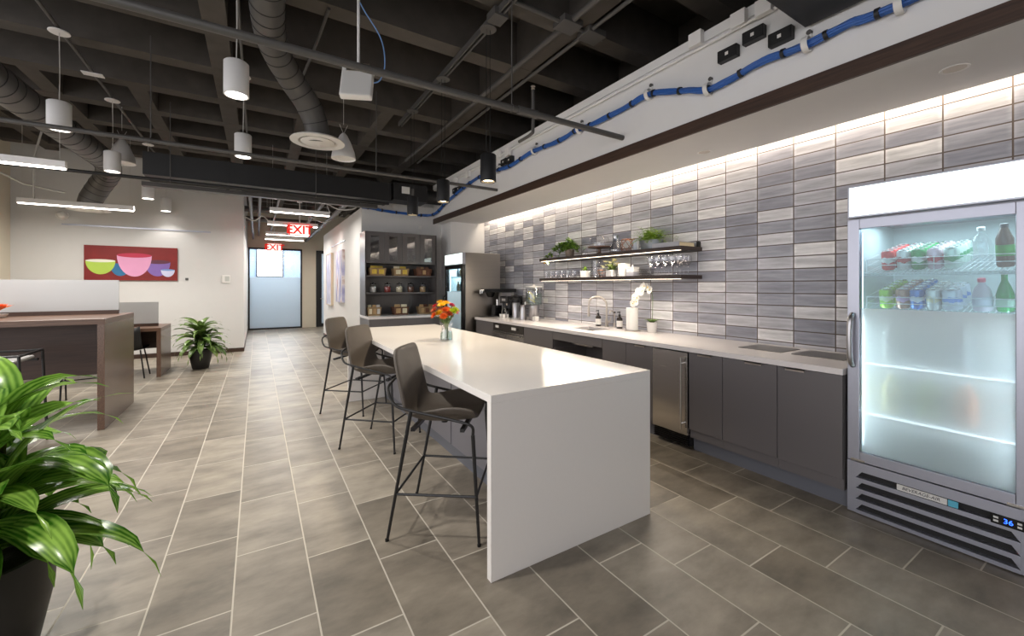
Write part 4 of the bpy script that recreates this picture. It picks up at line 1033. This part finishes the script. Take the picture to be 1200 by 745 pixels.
MB().box(-.02,.06,-.0195,-.018,-.05,.06).build('screen', mat('lcd_grey',(190,192,186),.3), t, 0)
tag(MB().box(-.025,.025,-.012,0,-.025,.025).build('wall_jack', M['pipe'], smooth=0, bevel=.002, loc=(-1.245,10.9,1.593)), 'tiny dark wall jack beneath the corner of the red painting', 'wall jack')
t = thing('smoke_detector', 'white dome detector high on the wall above the red painting', 'detector', (-3.07,10.9,2.77))
MB().cyl((0,0,0),(0,-.04,0),.09,.085,20).build('base', M['whiteplastic'], t); MB().sphere((0,-.05,0),.065,16,10).build('dome', M['whitegloss'], t)

# ------------------------------------------------------------------ exit signs
def exit_sign(label, loc, w, h, group='exit signs'):
    t = thing('exit_sign', label, 'exit sign', loc, 0, group)
    MB().box(-w/2,w/2,0,.05,-h,0).build('housing', M['exitred'] , t, 0)
    f_ = MB().box(-w/2+.012,w/2-.012,-.003,0,-h+.012,-.012).build('face', M['exitface'], t, 0)
    cu = bpy.data.curves.new('lettering','FONT'); cu.body = 'EXIT'; cu.size = h*1.02; cu.extrude = .001; cu.align_x = 'CENTER'; cu.align_y = 'CENTER'; cu.offset = .006
    lo = bpy.data.objects.new('lettering', cu); COL.objects.link(lo); lo.parent = t; lo.location = (0,-.0045,-h/2-.004); lo.rotation_euler = (PI/2,0,0); cu.materials.append(M['exitred']); to_mesh(lo)
    MB().cyl((0,.025,0),(0,.025,.5),.012,n=8).lathe([(.05,.48),(.05,.5)], c=(0,.025,0), n=14).build('hanger', M['whiteplastic'], t)
exit_sign('red lit EXIT sign hanging under the corridor lights', (.80,10.1,2.80), .40, .25)
exit_sign('smaller red EXIT sign above the frosted glass door', (.49,15.5,2.84), .42, .27)

# ------------------------------------------------------------------ desks with frosted screens
def desk(label, x1, y0, L, D, H, ys, sz, ml):
    """x1 = right end, y0 = near edge"""
    t = thing('work_desk', label, 'desk', (x1,y0,0), 0, 'walnut desks')
    T = .055
    MB().box(-L,0,0,D,H-T,H).build('desktop', M['deskwood'], t, 0, bevel=.002)
    MB().box(-T,0,0,D,0,H-T).build('end_panel', M['deskside'], t, 0, bevel=.002)
    MB().box(-L,-L+T,0,D,0,H-T).build('end_panel', M['deskside'], t, 0, bevel=.002)
    MB().box(-L+T,-T,.42,.45,ml,H-T).build('modesty_panel', M['deskdark'], t, 0)
    s = thing('desk_screen', label.split(' with')[0].replace('walnut','frosted screen on the walnut'), 'screen', (x1,y0+ys,H), 0, 'frosted desk screens')
    MB().box(-L+.05,-.1,-.02,.02,0,.045).build('rail', M['deskdark'], s, 0)
    MB().box(-L+.05,-.1,-.006,.006,.045,sz).build('frosted_panel', M['screen'], s, 0)
    return t, s
t, s = desk('tall walnut standing desk in front with frosted screen', -1.305, 5.69, 2.35, 1.16, 1.12, .98, .40, .50)
s['label'] = 'wide frosted screen on the tall walnut desk in front'
t, s = desk('low walnut desk near the red painting with frosted screen', -1.30, 8.52, 2.3, .9, .785, .45, .40, .42)
s['label'] = 'smaller frosted screen on the low walnut desk near the red painting'
t = thing('desk_stool', 'black-framed stool with pale seat at the near side of the tall walnut desk', 'stool', (-1.95,5.36,0))
MB().box(-.21,.21,-.19,.19,.785,.815).build('seat', mat('pale_grey_seat',(168,166,164),.35), t, 0, bevel=.012)
b = MB()
b.tube([(-.245,-.225,.855),(.245,-.225,.855),(.245,.225,.855),(-.245,.225,.855)],.011,8,close=True)
b.box(-.23,.23,-.2,-.17,.765,.785).box(-.23,.23,.17,.2,.765,.785)
b.build('seat_frame', M['steelblack'], t, 60)
for sx in (-1,1):
    for sy in (-1,1): MB().cyl((.27*sx,.25*sy,0),(.245*sx,.225*sy,.855),.011,n=8).build('leg', M['steelblack'], t)
b = MB(); q = [(.262*sx,.242*sy,.28) for sx, sy in ((-1,-1),(1,-1),(1,1),(-1,1))]
for k in range(4): b.cyl(q[k],q[(k+1)%4],.008,n=8)
b.build('footrest', M['steelblack'], t)
make_stool('stool on the far side of the tall walnut desk, legs showing below it', (-1.75,7.2,0), R(-80), 1.2)
# low chair at the second desk
t = thing('desk_chair', 'low black chair with slim legs at the low walnut desk', 'chair', (-1.72,8.72,0), R(90))
b = MB()
for i in range(9):
    for j in range(7):
        s_ = -1+2*j/6; u = i/8
        if u < .55: x, z = .22-.42*u/.55, .445-.015*math.sin(PI*u/.55)
        else: x, z = -.20-.07*(u-.55)/.45, .45+.34*(u-.55)/.45
        b.v.append((x, s_*(.21-.03*u), z+.03*s_*s_))
for i in range(8):
    for j in range(6): a = i*7+j; b.face((a,a+1,a+8,a+7))
b.build('seat_shell', M['black'], t, 60, solid=.02)
for sx in (-1,1):
    for sy in (-1,1): MB().cyl((.2*sx,.22*sy,0),(.13*sx,.16*sy,.44),.010,n=8).build('leg', M['steelblack'], t)
# gerbera bowl and pale flowers
t = thing('gerbera_bowl', 'orange gerbera in a small white bowl on the tall desk', 'flowers', (-2.27,6.42,1.12))
MB().lathe([(.03,0),(.05,.01),(.065,.04),(.06,.04),(.04,.012)], n=24).build('bowl', M['whitegloss'], t)
b = MB()
for lay in range(3):
    for j in range(18): b.leaf((0,0,.075), 2*PI*j/18+lay*.2, .55+.3*lay, .12-.02*lay, .024, .3, .1, 4, base_w=.5)
b.build('bloom', fc['orange'], t); MB().sphere((0,0,.10),.024,12,8,(1,1,.6)).build('flower_centre', fc['red'], t)
t = thing('pale_flower_bowl', 'pale yellow flower blurred behind the frosted desk screen', 'flowers', (-2.36,6.77,1.12))
MB().lathe([(.03,0),(.05,.01),(.06,.04),(.055,.04),(.04,.012)], n=20).build('bowl', M['whitegloss'], t)
b = MB()
for lay in range(3):
    for j in range(16): b.leaf((0,0,.05), 2*PI*j/16+lay*.2, .15+.35*lay, .10-.02*lay, .03, .3, .1, 4, base_w=.5)
b.build('bloom', mat('pale_yellow_petals',(244,232,150),.6), t)

# ------------------------------------------------------------------ plants on the floor
def floor_plant(label, loc, rim, hpot, base, stems, leafm, n, Lr, wr, seed):
    random.seed(seed)
    t = thing('potted_plant', label, 'plant', loc)
    MB().lathe([(base,0),(base+.01,.01),(rim*.97,hpot*.62),(rim,hpot-.012),(rim,hpot),(rim-.018,hpot),(rim-.022,hpot-.05)], n=40, cap1=False).build('pot', M['pot'], t)
    MB().lathe([(.003,hpot-.045),(rim-.02,hpot-.05)], n=30, cap0=False, cap1=False).build('soil', M['soil'], t)
    b = MB(); c = MB()
    for (sx, sy, sh) in stems:
        c.tube(catmull([(sx*.6,sy*.6,hpot-.05),(sx*.8,sy*.8,hpot+sh*.5),(sx,sy,hpot+sh)],4), .013, 8)
        for i in range(n):
            f = i/n
            az = i*2.399+sx*20; z = hpot+sh*(.12+.88*f)
            el = .15+1.15*f**1.6+random.uniform(-.15,.15); L = random.uniform(*Lr)*(1.0-.25*f)
            b.leaf((sx*(.7+.3*f),sy*(.7+.3*f),z), az, el, L, random.uniform(*wr), random.uniform(1.5,2.3), random.uniform(.15,.35), 10, random.uniform(-.5,.5), .35)
    c.build('canes', M['cane'], t); b.build('foliage', leafm, t, 80)
    return t
floor_plant('large glossy corn plant in a black planter in front of the desks', (-.88,2.36,0), .195, .42, .13, [(-.06,.03,.40),(.06,-.05,.30),(.03,.08,.52),(.0,-.08,.42)], M['leafbig'], 20, (.46,.68), (.11,.16), 11)
floor_plant('bushy dark green plant in a black pot by the low desk', (-.84,9.03,0), .165, .33, .11, [(-.04,.02,.30),(.05,.03,.22),(0,-.05,.40)], M['leaf2'], 26, (.46,.64), (.085,.12), 5)
random.seed(21)
# ------------------------------------------------------------------ lamps
def pendant(label, x, y, zb, r, h, zc, black, group):
    t = thing('pendant_light', label, 'pendant light', (x,y,zb), 0, group)
    shell = M['pipe_black'] if black else M['whitemetal']
    MB().lathe([(r-.012,.02),(r-.012,0),(r,0),(r,h-.008),(r-.008,h),(.002,h)], n=32, cap0=False).build('shade', shell, t, 50)
    MB().lathe([(.002,.021),(r-.012,.021)], n=32, cap0=False, cap1=False).build('lamp_lens', M['lampwarm'] if black else M['lamp'], t)
    if black: MB().cyl((-.02,0,h),(-.02,0,zc-zb),.003,n=6).cyl((.02,0,h),(.02,0,zc-zb),.003,n=6).build('cord', M['black'], t)
    else: MB().tube(catmull([(0,0,h),(0,.004,h+.05),(.004,.0,(zc-zb)*.6),(0,0,zc-zb)],5),.0045,6).build('cord', M['wire'], t)
    MB().lathe([(.075,zc-zb),(.078,zc-zb+.004),(.075,zc-zb+.012)], n=28).build('ceiling_canopy', M['pipe'] if black else M['whitemetal'], t)
    ld = bpy.data.lights.new('pendant_spot','SPOT'); ld.energy = 60 if black else (12 if y > 10 else 105 if y < 3 else 75); ld.spot_size = R(100 if black else 115); ld.spot_blend = .6; ld.shadow_soft_size = r*.7
    ld.color = (1,.86,.66) if black else (1,.96,.90)
    lo = bpy.data.objects.new('pendant_spot', ld); COL.objects.link(lo); lo.location = (x,y,zb-.01)
GW, GB = 'white cylinder pendants', 'black cylinder pendants'
pendant('white cylinder pendant nearest the top left corner, beside the round duct', -1.60,5.60,2.94,.085,.26,3.86,False,GW)
pendant('white cylinder pendant hanging in front of the white horn speaker on the left', -1.60,7.30,2.94,.085,.26,3.86,False,GW)
pendant('larger white cylinder pendant left of the spiral duct', -.136,3.87,2.94,.085,.26,3.86,False,GW)
pendant('smaller white cylinder pendant behind the one beside the spiral duct', -.135,5.67,2.94,.085,.26,3.86,False,GW)
pendant('small far white pendant against the cream wall, next to the elbow duct', -1.58,9.25,2.94,.085,.26,3.86,False,GW)
pendant('farthest small white pendant against the cream wall', -1.54,10.6,2.94,.085,.26,3.86,False,GW)
pendant('added unseen white cylinder pendant, fill light over the large corn plant',-1.60,3.85,2.94,.085,.26,3.86,False,GW)  # extra pendant out of view, added to light the plant and left floor
pendant('added unseen white cylinder pendant, fill light on the floor before the island',-.136,2.05,2.94,.085,.26,3.86,False,GW)  # extra pendant out of view, added to brighten the foreground floor
pendant('black cylinder pendant over the island, nearest of the three', 1.85,3.40,2.43,.075,.255,3.86,True,GB)
pendant('black cylinder pendant over the island, middle of the three', 1.85,4.50,2.43,.075,.255,3.86,True,GB)
pendant('black cylinder pendant over the island, farthest of the three', 1.83,5.55,2.43,.075,.255,3.86,True,GB)
def linear(label, x0, x1, y, z, group, energy, zc=3.95):
    t = thing('linear_light', label, 'linear light', ((x0+x1)/2,y,z), 0, group); h = (x1-x0)/2
    MB().box(-h,h,-.035,.035,.012,.085).build('housing', M['whitemetal'], t, 0, bevel=.002)
    MB().box(-h+.01,h-.01,-.032,.032,0,.0115).build('diffuser', M['ledcool'], t, 0)
    MB().cyl((-h+.05,0,.085),(-h+.05,0,zc-z),.0022,n=5).cyl((h-.05,0,.085),(h-.05,0,zc-z),.0022,n=5).build('hanging_wire', M['wire'], t)
    ld = bpy.data.lights.new('linear_area','AREA'); ld.shape = 'RECTANGLE'; ld.size = 2*h-.04; ld.size_y = .06; ld.energy = energy; ld.color = (1,.95,.88)
    lo = bpy.data.objects.new('linear_area', ld); COL.objects.link(lo); lo.location = ((x0+x1)/2,y,z-.004)
linear('white linear light farther back over the low desk', -3.07,-1.75,9.2,2.70,'linear lights over the desks',42)
linear('white linear light nearer over the tall desk, running out at the left', -3.05,-1.74,6.28,2.70,'linear lights over the desks',42)
for k, y in enumerate((8.42,10.2,12.2,13.45)):
    linear(f'{("nearest","second","third","farthest")[k]} white linear light across the corridor ceiling', .19,1.17,y,2.76,'linear lights in the corridor',22)
linear('short white linear light by the corridor side door', 1.95,2.6,14.6,2.76,'linear lights in the corridor',10)
# cove light in the slot above the tiles
tag(MB().box(0,.03,-5.35,5.25,0,.018).build('cove_light', M['led'], smooth=0, loc=(3.90,2.2,2.79)), 'long hidden warm light strip washing the top of the tiles', 'light strip')
def area(name, loc, sx, sy, e, col, rot=(0,0,0)):
    ld = bpy.data.lights.new(name,'AREA'); ld.shape = 'RECTANGLE'; ld.size = sx; ld.size_y = sy; ld.energy = e; ld.color = col
    lo = bpy.data.objects.new(name, ld); COL.objects.link(lo); lo.location = loc; lo.rotation_euler = rot; return lo
area('cove_area', (3.925,2.15,2.785), .05, 10.4, 32, (1,.86,.68), (0,R(8),0))
area('upper_shelf_area', (3.672,3.85,1.81), .035, 2.3, 14, (1,.88,.74), (0,R(25),0))
area('lower_shelf_area', (3.672,3.85,1.515), .035, 2.3, 14, (1,.88,.74), (0,R(25),0))
for i, (x, y) in enumerate(((3.69,2.34),(3.70,5.86),(3.46,.67))):
    x = min(x,3.6)
    t = thing('recessed_downlight', ('recessed soffit downlight nearest the far cooler','recessed soffit downlight above the flush counter lids','recessed soffit downlight above the tall cooler')[(1,0,2)[i]], 'downlight', (x,y,ZS), 0, 'recessed soffit downlights')
    MB().lathe([(.05,-.002),(.062,-.004),(.064,0)], n=28, cap0=False, cap1=False).build('trim_ring', M['whitemetal'], t)
    MB().lathe([(.002,-.001),(.05,-.001)], n=24, cap0=False, cap1=False).build('lamp_lens', mat('dim_lens',(214,206,196),.4), t)
area('far_room_fill', (.6,17.4,3.1), 2.0, 1.6, 260, (.9,.95,1))  # added fill without a fixture, brightens the frosted door from behind
# interior light of the coolers
area('cooler_area_top', (3.50,.7335,1.85), .3, .55, 5, (.86,.95,1))
area('cooler_area_left', (3.36,1.055,.84), .05, .8, 20, (.86,.95,1), (R(90),0,0))
area('cooler_area_right', (3.36,.412,.84), .05, .8, 20, (.86,.95,1), (R(-90),0,0))
area('far_cooler_area', (3.25,6.82,1.80), .3, .5, 14, (.86,.95,1))

# ------------------------------------------------------------------ ducts
def spiral_duct(label, path, r, diff, rd, black=True):
    t = thing('spiral_duct', label, 'duct', (0,0,0))
    pts = catmull(path, 10)
    MB().tube(pts, r, 28).build('duct_pipe', M['duct'], t, 60)
    acc = 0
    for i in range(1,len(pts)-1):
        acc += (pts[i]-pts[i-1]).length
        if acc > .14:
            acc = 0; d = (pts[i+1]-pts[i-1]).normalized()
            MB().cyl(pts[i]-d*.004, pts[i]+d*.004, r+.004, n=28).build('seam', M['pipe_black'], t)
    x, y, z = diff
    f_ = MB().lathe([(r+.005,.06),(r+.02,.03),(rd*.96,.012),(rd,0),(rd,-.008),(rd*.72,-.012),(rd*.66,.01)], c=(x,y,z), n=40, cap1=False).build('diffuser', M['whiteplastic'], t, 50)
    MB().lathe([(.004,-.024),(rd*.55,-.022),(rd*.62,-.008),(rd*.6,.0)], c=(x,y,z), n=36).build('diffuser_plate', M['whiteplastic'], f_, 50)
spiral_duct('dark spiral duct bending down to a round white diffuser', [(.05,1.5,3.75),(.06,2.6,3.75),(.07,3.85,3.75),(.13,4.5,3.74),(.30,4.90,3.64),(.47,5.06,3.48),(.57,5.15,3.3),(.60,5.22,3.14)], .13, (.60,5.22,3.12), .29)
spiral_duct('dark spiral duct with elbow reaching down behind the linear light', [(-2.16,-1.0,3.36),(-2.12,3.0,3.36),(-2.08,5.6,3.36),(-2.03,6.8,3.36),(-1.98,7.9,3.36),(-1.98,8.7,3.36),(-2.08,9.25,3.30),(-2.26,9.55,3.12),(-2.38,9.65,2.92),(-2.41,9.67,2.76)], .155, (-2.41,9.67,2.735), .27)
# box duct across the room with a mechanical box at its end
t = thing('box_duct', 'long black box duct crossing the room above the hallway', 'duct', (-1.3,7.27,2.95))
MB().box(0,3.3,0,.48,0,.31).build('duct_body', M['pipe_black'], t, 0, bevel=.004)
MB().box(.9,.94,-.006,.486,-.006,.316).box(2.1,2.14,-.006,.486,-.006,.316).box(3.27,3.31,-.006,.486,-.006,.316).build('flange', M['pipe_black'], t, 0)
MB().box(-.1,3.2,.50,.62,-.06,.0).build('support_rail', M['pipe'], t, 0)
t = thing('air_valve_box', 'black air valve box with white label above the hutch', 'duct box', (2.05,7.24,2.98))
MB().box(0,.62,0,.4,0,.30).build('box_body', M['pipe_black'], t, 0, bevel=.004)
MB().box(.14,.28,-.012,0,.12,.24).build('label_plate', M['whiteplastic'], t, 0); MB().box(.30,.36,-.03,0,.10,.22).build('actuator', M['pipe'], t, 0)
MB().cyl((.62,.2,.15),(.95,.2,.15),.13,n=24).build('round_collar', M['pipe_black'], t)
# horn speakers
def horn(label, x, y, z):
    t = thing('horn_speaker', label, 'speaker', (x,y,z), 0, 'white horn speakers')
    MB().lathe([(.02,.34),(.045,.31),(.09,.22),(.135,.10),(.15,.02),(.15,0),(.138,0),(.135,.015)], n=36, cap1=False).build('bell', M['whitemetal'], t, 60)
    MB().lathe([(.003,.02),(.136,.015)], n=30, cap0=False, cap1=False).build('grille', M['whiteplastic'], t)
    MB().cyl((0,0,.33),(-.05,0,.45),.003,n=6).cyl((0,0,.33),(.05,0,.45),.003,n=6).cyl((0,0,.45),(0,0,3.95-z),.003,n=6).build('hanger', M['wire'], t)
horn('white horn speaker hanging behind the left pendants', -1.60,7.74,3.165)
horn('white horn speaker hanging right of the round diffuser', .97,5.76,3.12)
# white wireless box on a rod
t = thing('wireless_box', 'white wireless box on a rod with a looping blue cable', 'wireless box', (.66,3.33,3.05), R(-24))
b = MB(); b.obox((0,-.0,-.03),.235,.06,.29,Matrix.Rotation(-.35,3,'X')); b.build('box_body', M['whiteplastic'], t, 0, bevel=.012, seg=3)
MB().obox((0,.045,.09),.17,.07,.08,Matrix.Rotation(-.35,3,'X')).build('bracket', M['nickel'], t, 0, bevel=.003)
MB().cyl((0,.04,.12),(0,.04,1.4),.011,n=10).build('rod', M['whitemetal'], t)
MB().tube(catmull([(.012,.04,.62),(.05,.04,.55),(.17,.04,.35),(.20,.04,.15),(.16,.04,.02),(.09,.03,-.01)],6),.005,6).build('cable', mat('light_blue_cable',(120,160,214),.5), t)
# sprinkler pipes
def pipe(label, y, z, x0, x1, r, hang, m):
    t = thing('sprinkler_pipe', label, 'pipe', (x0,y,z), 0, 'sprinkler pipes')
    MB().cyl((0,0,0),(x1-x0,0,0),r,n=16).build('pipe_run', m, t)
    for h in hang:
        MB().cyl((h-x0,0,r),(h-x0,0,3.95-z),.006,n=6).tube([(h-x0,(r+.004)*math.cos(a),(r+.004)*math.sin(a)) for a in [2*PI*k/14 for k in range(14)]],.004,6,close=True).build('hanger', M['pipe'], t)
    return t
t = pipe('long grey sprinkler pipe running across the ceiling into the soffit', 2.882,2.92,-3.0,XS0-.001,.026,(-1.2,1.79),M['pipe'])
MB().cyl((4.85,0,0),(5.05,0,0),.034,n=14).build('coupling', M['pipe'], t)
pipe('second sprinkler pipe, behind the black pendants, running into the soffit', 5.387,2.90,-3.6,XS0-.001,.022,(-.9,1.3),M['pipe'])
pipe('black pipe running below the box duct to the hallway opening', 7.20,2.88,-3.6,1.95,.022,(-1.0,.8),M['pipe_black'])
t = thing('sprinkler', 'upright sprinkler on a dark elbow near the soffit', 'sprinkler', (2.30,3.31,2.95))
MB().tube(catmull([(0,.0,.42),(0,0,.06),(.0,.03,.0),(.0,.25,-.01)],5),.016,10).build('riser', M['pipe'], t); MB().lathe([(.01,.42),(.02,.43),(.008,.45),(.024,.455),(.022,.46)],n=12).build('head', M['nickel'], t)
# conduits along the room
def conduit(label, pts, r=.013, m=None):
    return tag(MB().tube(pts, r, 10).build('conduit', m or M['pipe'], smooth=60), label, 'conduit', 'ceiling conduits')
conduit('grey conduit carrying the left row of white pendants', [(-1.60,2.5,3.90),(-1.60,11.0,3.90)], .016)
conduit('thin conduit above the white pendants beside the spiral duct', [(-.136,2.2,3.90),(-.136,8.0,3.90)], .013)
t = thing('lighting_track', 'dark channel track carrying the three black pendants', 'track', (1.85,2.2,3.875))
MB().box(-.03,-.012,0,4.0,0,.045).box(.012,.03,0,4.0,0,.045).box(-.03,.03,0,4.0,.045,.06).build('channel', M['pipe'], t, 0)
MB().box(-.07,.07,.95,1.1,-.02,.05).build('junction_box', M['pipe'], t, 0)
conduit('thick conduit along the edge rib by the soffit', [(2.50,.6,3.93),(2.50,8.0,3.93)], .03)
conduit('second conduit beside the edge rib by the soffit', [(2.74,.6,3.92),(2.74,8.0,3.92)], .02)
conduit('cross conduit meeting the edge rib near the soffit', [(1.9,3.02,3.925),(2.95,3.02,3.925)], .022)
conduit('slim conduit bending across the ceiling left of the wireless box', catmull([(.55,4.0,3.94),(.52,4.6,3.93),(.45,5.6,3.93),(.42,6.2,3.93)],4), .014)
tag(MB().box(-.11,.11,-.09,.09,-.03,.03).build('junction_box', M['pipe'], smooth=0, bevel=.004, loc=(2.50,3.02,3.922)), 'grey junction box where the ceiling conduits cross', 'junction box', 'ceiling junction boxes')
tag(MB().box(-.11,.11,-.09,.09,-.03,.03).build('junction_box', M['pipe'], smooth=0, bevel=.004, loc=(2.80,3.02,3.918)), 'grey junction box on the conduit beside the soffit edge', 'junction box', 'ceiling junction boxes')
tag(MB().box(-.09,.09,-.05,.05,-.004,.004).build('cover_plate', M['whitemetal'], smooth=0, loc=(-1.60,6.55,3.88)), 'small white cover plate on the left pendant conduit', 'plate')
# equipment hung near the camera
tag(MB().box(-.9,0,-1.6,0,0,.4).build('ceiling_unit', M['pipe_black'], smooth=0, bevel=.004, loc=(3.05,1.27,3.14)), 'large black ceiling unit above the soffit face', 'ceiling unit')
# pipes and cable tray in the corridor ceiling
for i, (x, z, r_) in enumerate(((-.1,3.0,.03),(.05,3.12,.03),(.35,3.05,.02),(1.45,3.02,.05),(1.2,3.2,.04))):
    conduit(f'{("leftmost","second","third","rightmost","fourth")[i]} pipe along the corridor ceiling', [(x,8.3,z),(x,15.9,z)], r_, M['pipe'] if i%2 else M['duct'])['group'] = 'corridor ceiling pipes'
for i, y in enumerate((9.2,11.2,12.8)):
    conduit(f'{("nearest","middle","farthest")[i]} cross duct over the corridor', [(-.24,y,3.22),(1.66,y,3.22)], .07, M['duct'])['group'] = 'corridor cross ducts'
for i, pts in enumerate(([(1.17,8.42,2.85),(1.15,8.5,3.0),(1.35,8.5,2.93),(1.6,8.4,2.95),(1.75,8.3,3.1)],[(1.0,10.2,2.85),(1.0,10.2,3.0),(1.3,10.2,2.9),(1.7,10.2,3.1)],[(-.24,10.5,2.95),(-.05,10.4,2.85),(.1,10.3,2.95),(.2,10.2,2.85)])):
    tag(MB().tube(catmull(pts,6),.012,8).build('flexible_conduit', M['wire'], smooth=60), ('white flexible conduit looping to the nearest corridor light','white flexible conduit to the second corridor light','white flexible conduit sagging at the corridor left wall')[i], 'conduit', 'white flexible conduits')
for i, (pts) in enumerate(([(-3.6,8.9,3.35),(-3.0,9.2,3.0),(-2.62,9.4,2.95)],[(-2.9,9.2,2.79),(-2.9,9.2,3.4),(-2.84,9.3,3.9)])):
    tag(MB().tube(pts,.014,8).build('flexible_conduit', M['wire'], smooth=60), ('white slanting conduit at the far left over the desks','white conduit dropping to the farther linear light over the desks')[i], 'conduit', 'white flexible conduits')

# ------------------------------------------------------------------ along the soffit face
XB = XS0-.045
cab_pts = [(XB,-.6,3.05),(XB,.79,3.02),(XB,1.03,3.035),(XB,1.27,3.02),(XB,1.53,3.04),(XB,1.83,3.005),(XB,1.97,3.015),(XB,2.2,3.10),(XB,2.52,3.20),(XB,2.78,3.185),(XB,3.25,3.175),(XB,3.5,3.195),(XB,3.9,3.17),(XB,4.37,3.195),(XB,4.95,3.15),(XB,5.33,3.175),(XB,6.0,3.20),(XB,6.7,3.12),(XB,7.3,3.02),(XB,7.75,2.91),(XB-.08,7.93,2.88),(2.7,7.955,2.865),(2.4,7.955,2.875),(2.1,7.955,2.885),(1.9,7.955,2.905),(1.66,7.955,2.92)]
t = thing('blue_cable_bundle', 'bundle of blue network cables tied along the white soffit', 'cables', (0,0,0))
sp = catmull(cab_pts, 6)
b = MB()
for k in range(9):
    a = 2*PI*k/8; o_ = Vector((.016*math.cos(a), .0, .016*math.sin(a))) if k < 8 else Vector((0,0,0))
    b.tube([p+o_*(1+.25*math.sin(i*.9+k*2)) for i, p in enumerate(sp)], .009, 6)
b.build('cables', M['blue'], t)
b = MB(); acc = 0; ties = []
for i in range(1,len(sp)-1):
    acc += (sp[i]-sp[i-1]).length
    if acc > .24:
        acc = 0; d = (sp[i+1]-sp[i-1]).normalized(); MB().cyl(sp[i]-d*.011, sp[i]+d*.011, .031, n=12).build('cable_tie', M['black'], t)
hk = None
hooks = [(.80,3.015),(1.255,3.02),(1.945,3.01),(2.525,3.20),(3.47,3.19),(4.34,3.195),(5.30,3.172)]
for k, (y, z) in enumerate(hooks):
    lab = f'white cable hook on the soffit, {("nearest the camera","second from the nearest","third, below the black driver boxes","fourth","fifth","sixth","farthest")[k]} of the row'
    if hk is None:
        hk = thing('cable_hook', lab, 'cable hook', (XB,y,z), 0, 'white cable hooks on the soffit')
        rg = []
        for k2 in range(15):
            a = R(60)+R(290)*k2/14; rg.append([( .046*math.cos(a)*q, s_*.018, .046*math.sin(a)*q) for q, s_ in ((1,-1),(1,1),(1.1,1),(1.1,-1))])
        MB().ring(rg).build('ring_band', M['whiteplastic'], hk, 30)
        MB().box(.03,.044,-.012,.012,.02,.10).build('back_plate', M['whiteplastic'], hk, 0)
        MB().cyl((.044,0,.09),(.024,0,.09),.016,n=14).build('screw', M['pipe'], hk)
    else: dup(hk, (XB,y,z), label=lab)
dv = None
for k, (y, z) in enumerate(((1.42,3.16),(1.60,3.265),(1.79,3.22),(4.97,3.24),(5.13,3.25),(6.70,3.175),(6.88,3.18))):
    lab = ('black driver box nearest the ceiling unit','black driver box second from the ceiling unit','black driver box third from the ceiling unit','black driver box nearer of the middle pair on the soffit','black driver box farther of the middle pair on the soffit','black driver box nearer of the far pair on the soffit','black driver box at the far end of the soffit')[k]
    if dv is None:
        dv = thing('driver_box', lab, 'driver box', (XS0,y,z), 0, 'black driver boxes on the soffit')
        MB().box(-.05,0,-.075,.075,-.045,.045).build('box_body', M['black'], dv, 0, bevel=.004)
        MB().box(-.052,-.05,-.065,.065,-.03,.03).build('cover', M['pipe_black'], dv, 0); MB().box(-.0535,-.052,-.012,.012,-.012,.012).build('label_plate', M['whiteplastic'], dv, 0)
    else: dup(dv, (XS0,y,z), label=lab)
wb = None
for k, (y, z) in enumerate(((2.05,3.46),(1.70,3.43),(1.52,3.42),(5.0,3.36),(5.28,3.40),(6.3,3.34),(6.82,3.34))):
    lab = ('small white junction box on the soffit edge, third from the ceiling unit','small white junction box on the soffit edge, second from the ceiling unit','small white junction box on the soffit edge, nearest the ceiling unit','small white junction box above the middle driver boxes','small white junction box just beyond the middle driver boxes','small white junction box before the far driver boxes','small white junction box above the far driver boxes')[k]
    if wb is None: wb = o = MB().box(-.05,0,-.055,.055,-.055,.055).build('wall_box', M['whitemetal'], smooth=0, bevel=.003)
    else: o = wb.copy(); COL.objects.link(o)
    o.location = (XS0-.018,y,z); tag(o, lab, 'junction box', 'white junction boxes on the soffit')
tag(MB().tube([(XS0-.03,1.3,3.38),(XS0-.03,7.9,3.38)],.011,8).build('conduit', M['whitemetal'], smooth=60), 'white conduit running along the soffit edge', 'conduit')

# ------------------------------------------------------------------ daylight, camera, view
w = bpy.data.worlds.new('World'); bpy.context.scene.world = w; w.use_nodes = True
w.node_tree.nodes['Background'].inputs[0].default_value = (.98,.97,1,1); w.node_tree.nodes['Background'].inputs[1].default_value = 2.0
cam = bpy.data.cameras.new('Camera'); co = bpy.data.objects.new('Camera', cam); COL.objects.link(co)
cam.sensor_fit = 'HORIZONTAL'; cam.sensor_width = 36; cam.lens = 36*481/1200
cam.shift_y = -(372.5-335)/1200
co.location = (0,0,1.45); co.rotation_euler = (R(90),0,-math.atan((600-301)/481))
cam.clip_start = .05; cam.clip_end = 100
sc = bpy.context.scene; sc.camera = co
sc.view_settings.view_transform = 'Standard'; sc.view_settings.look = 'None'; sc.view_settings.gamma = 1; sc.view_settings.use_curve_mapping = False
sc.view_settings.exposure = 0.3
sc.cycles.use_denoising = True
sc.cycles.max_bounces = 8; sc.cycles.transparent_max_bounces = 24; sc.cycles.caustics_reflective = False; sc.cycles.caustics_refractive = False
sc.cycles.sample_clamp_indirect = 6
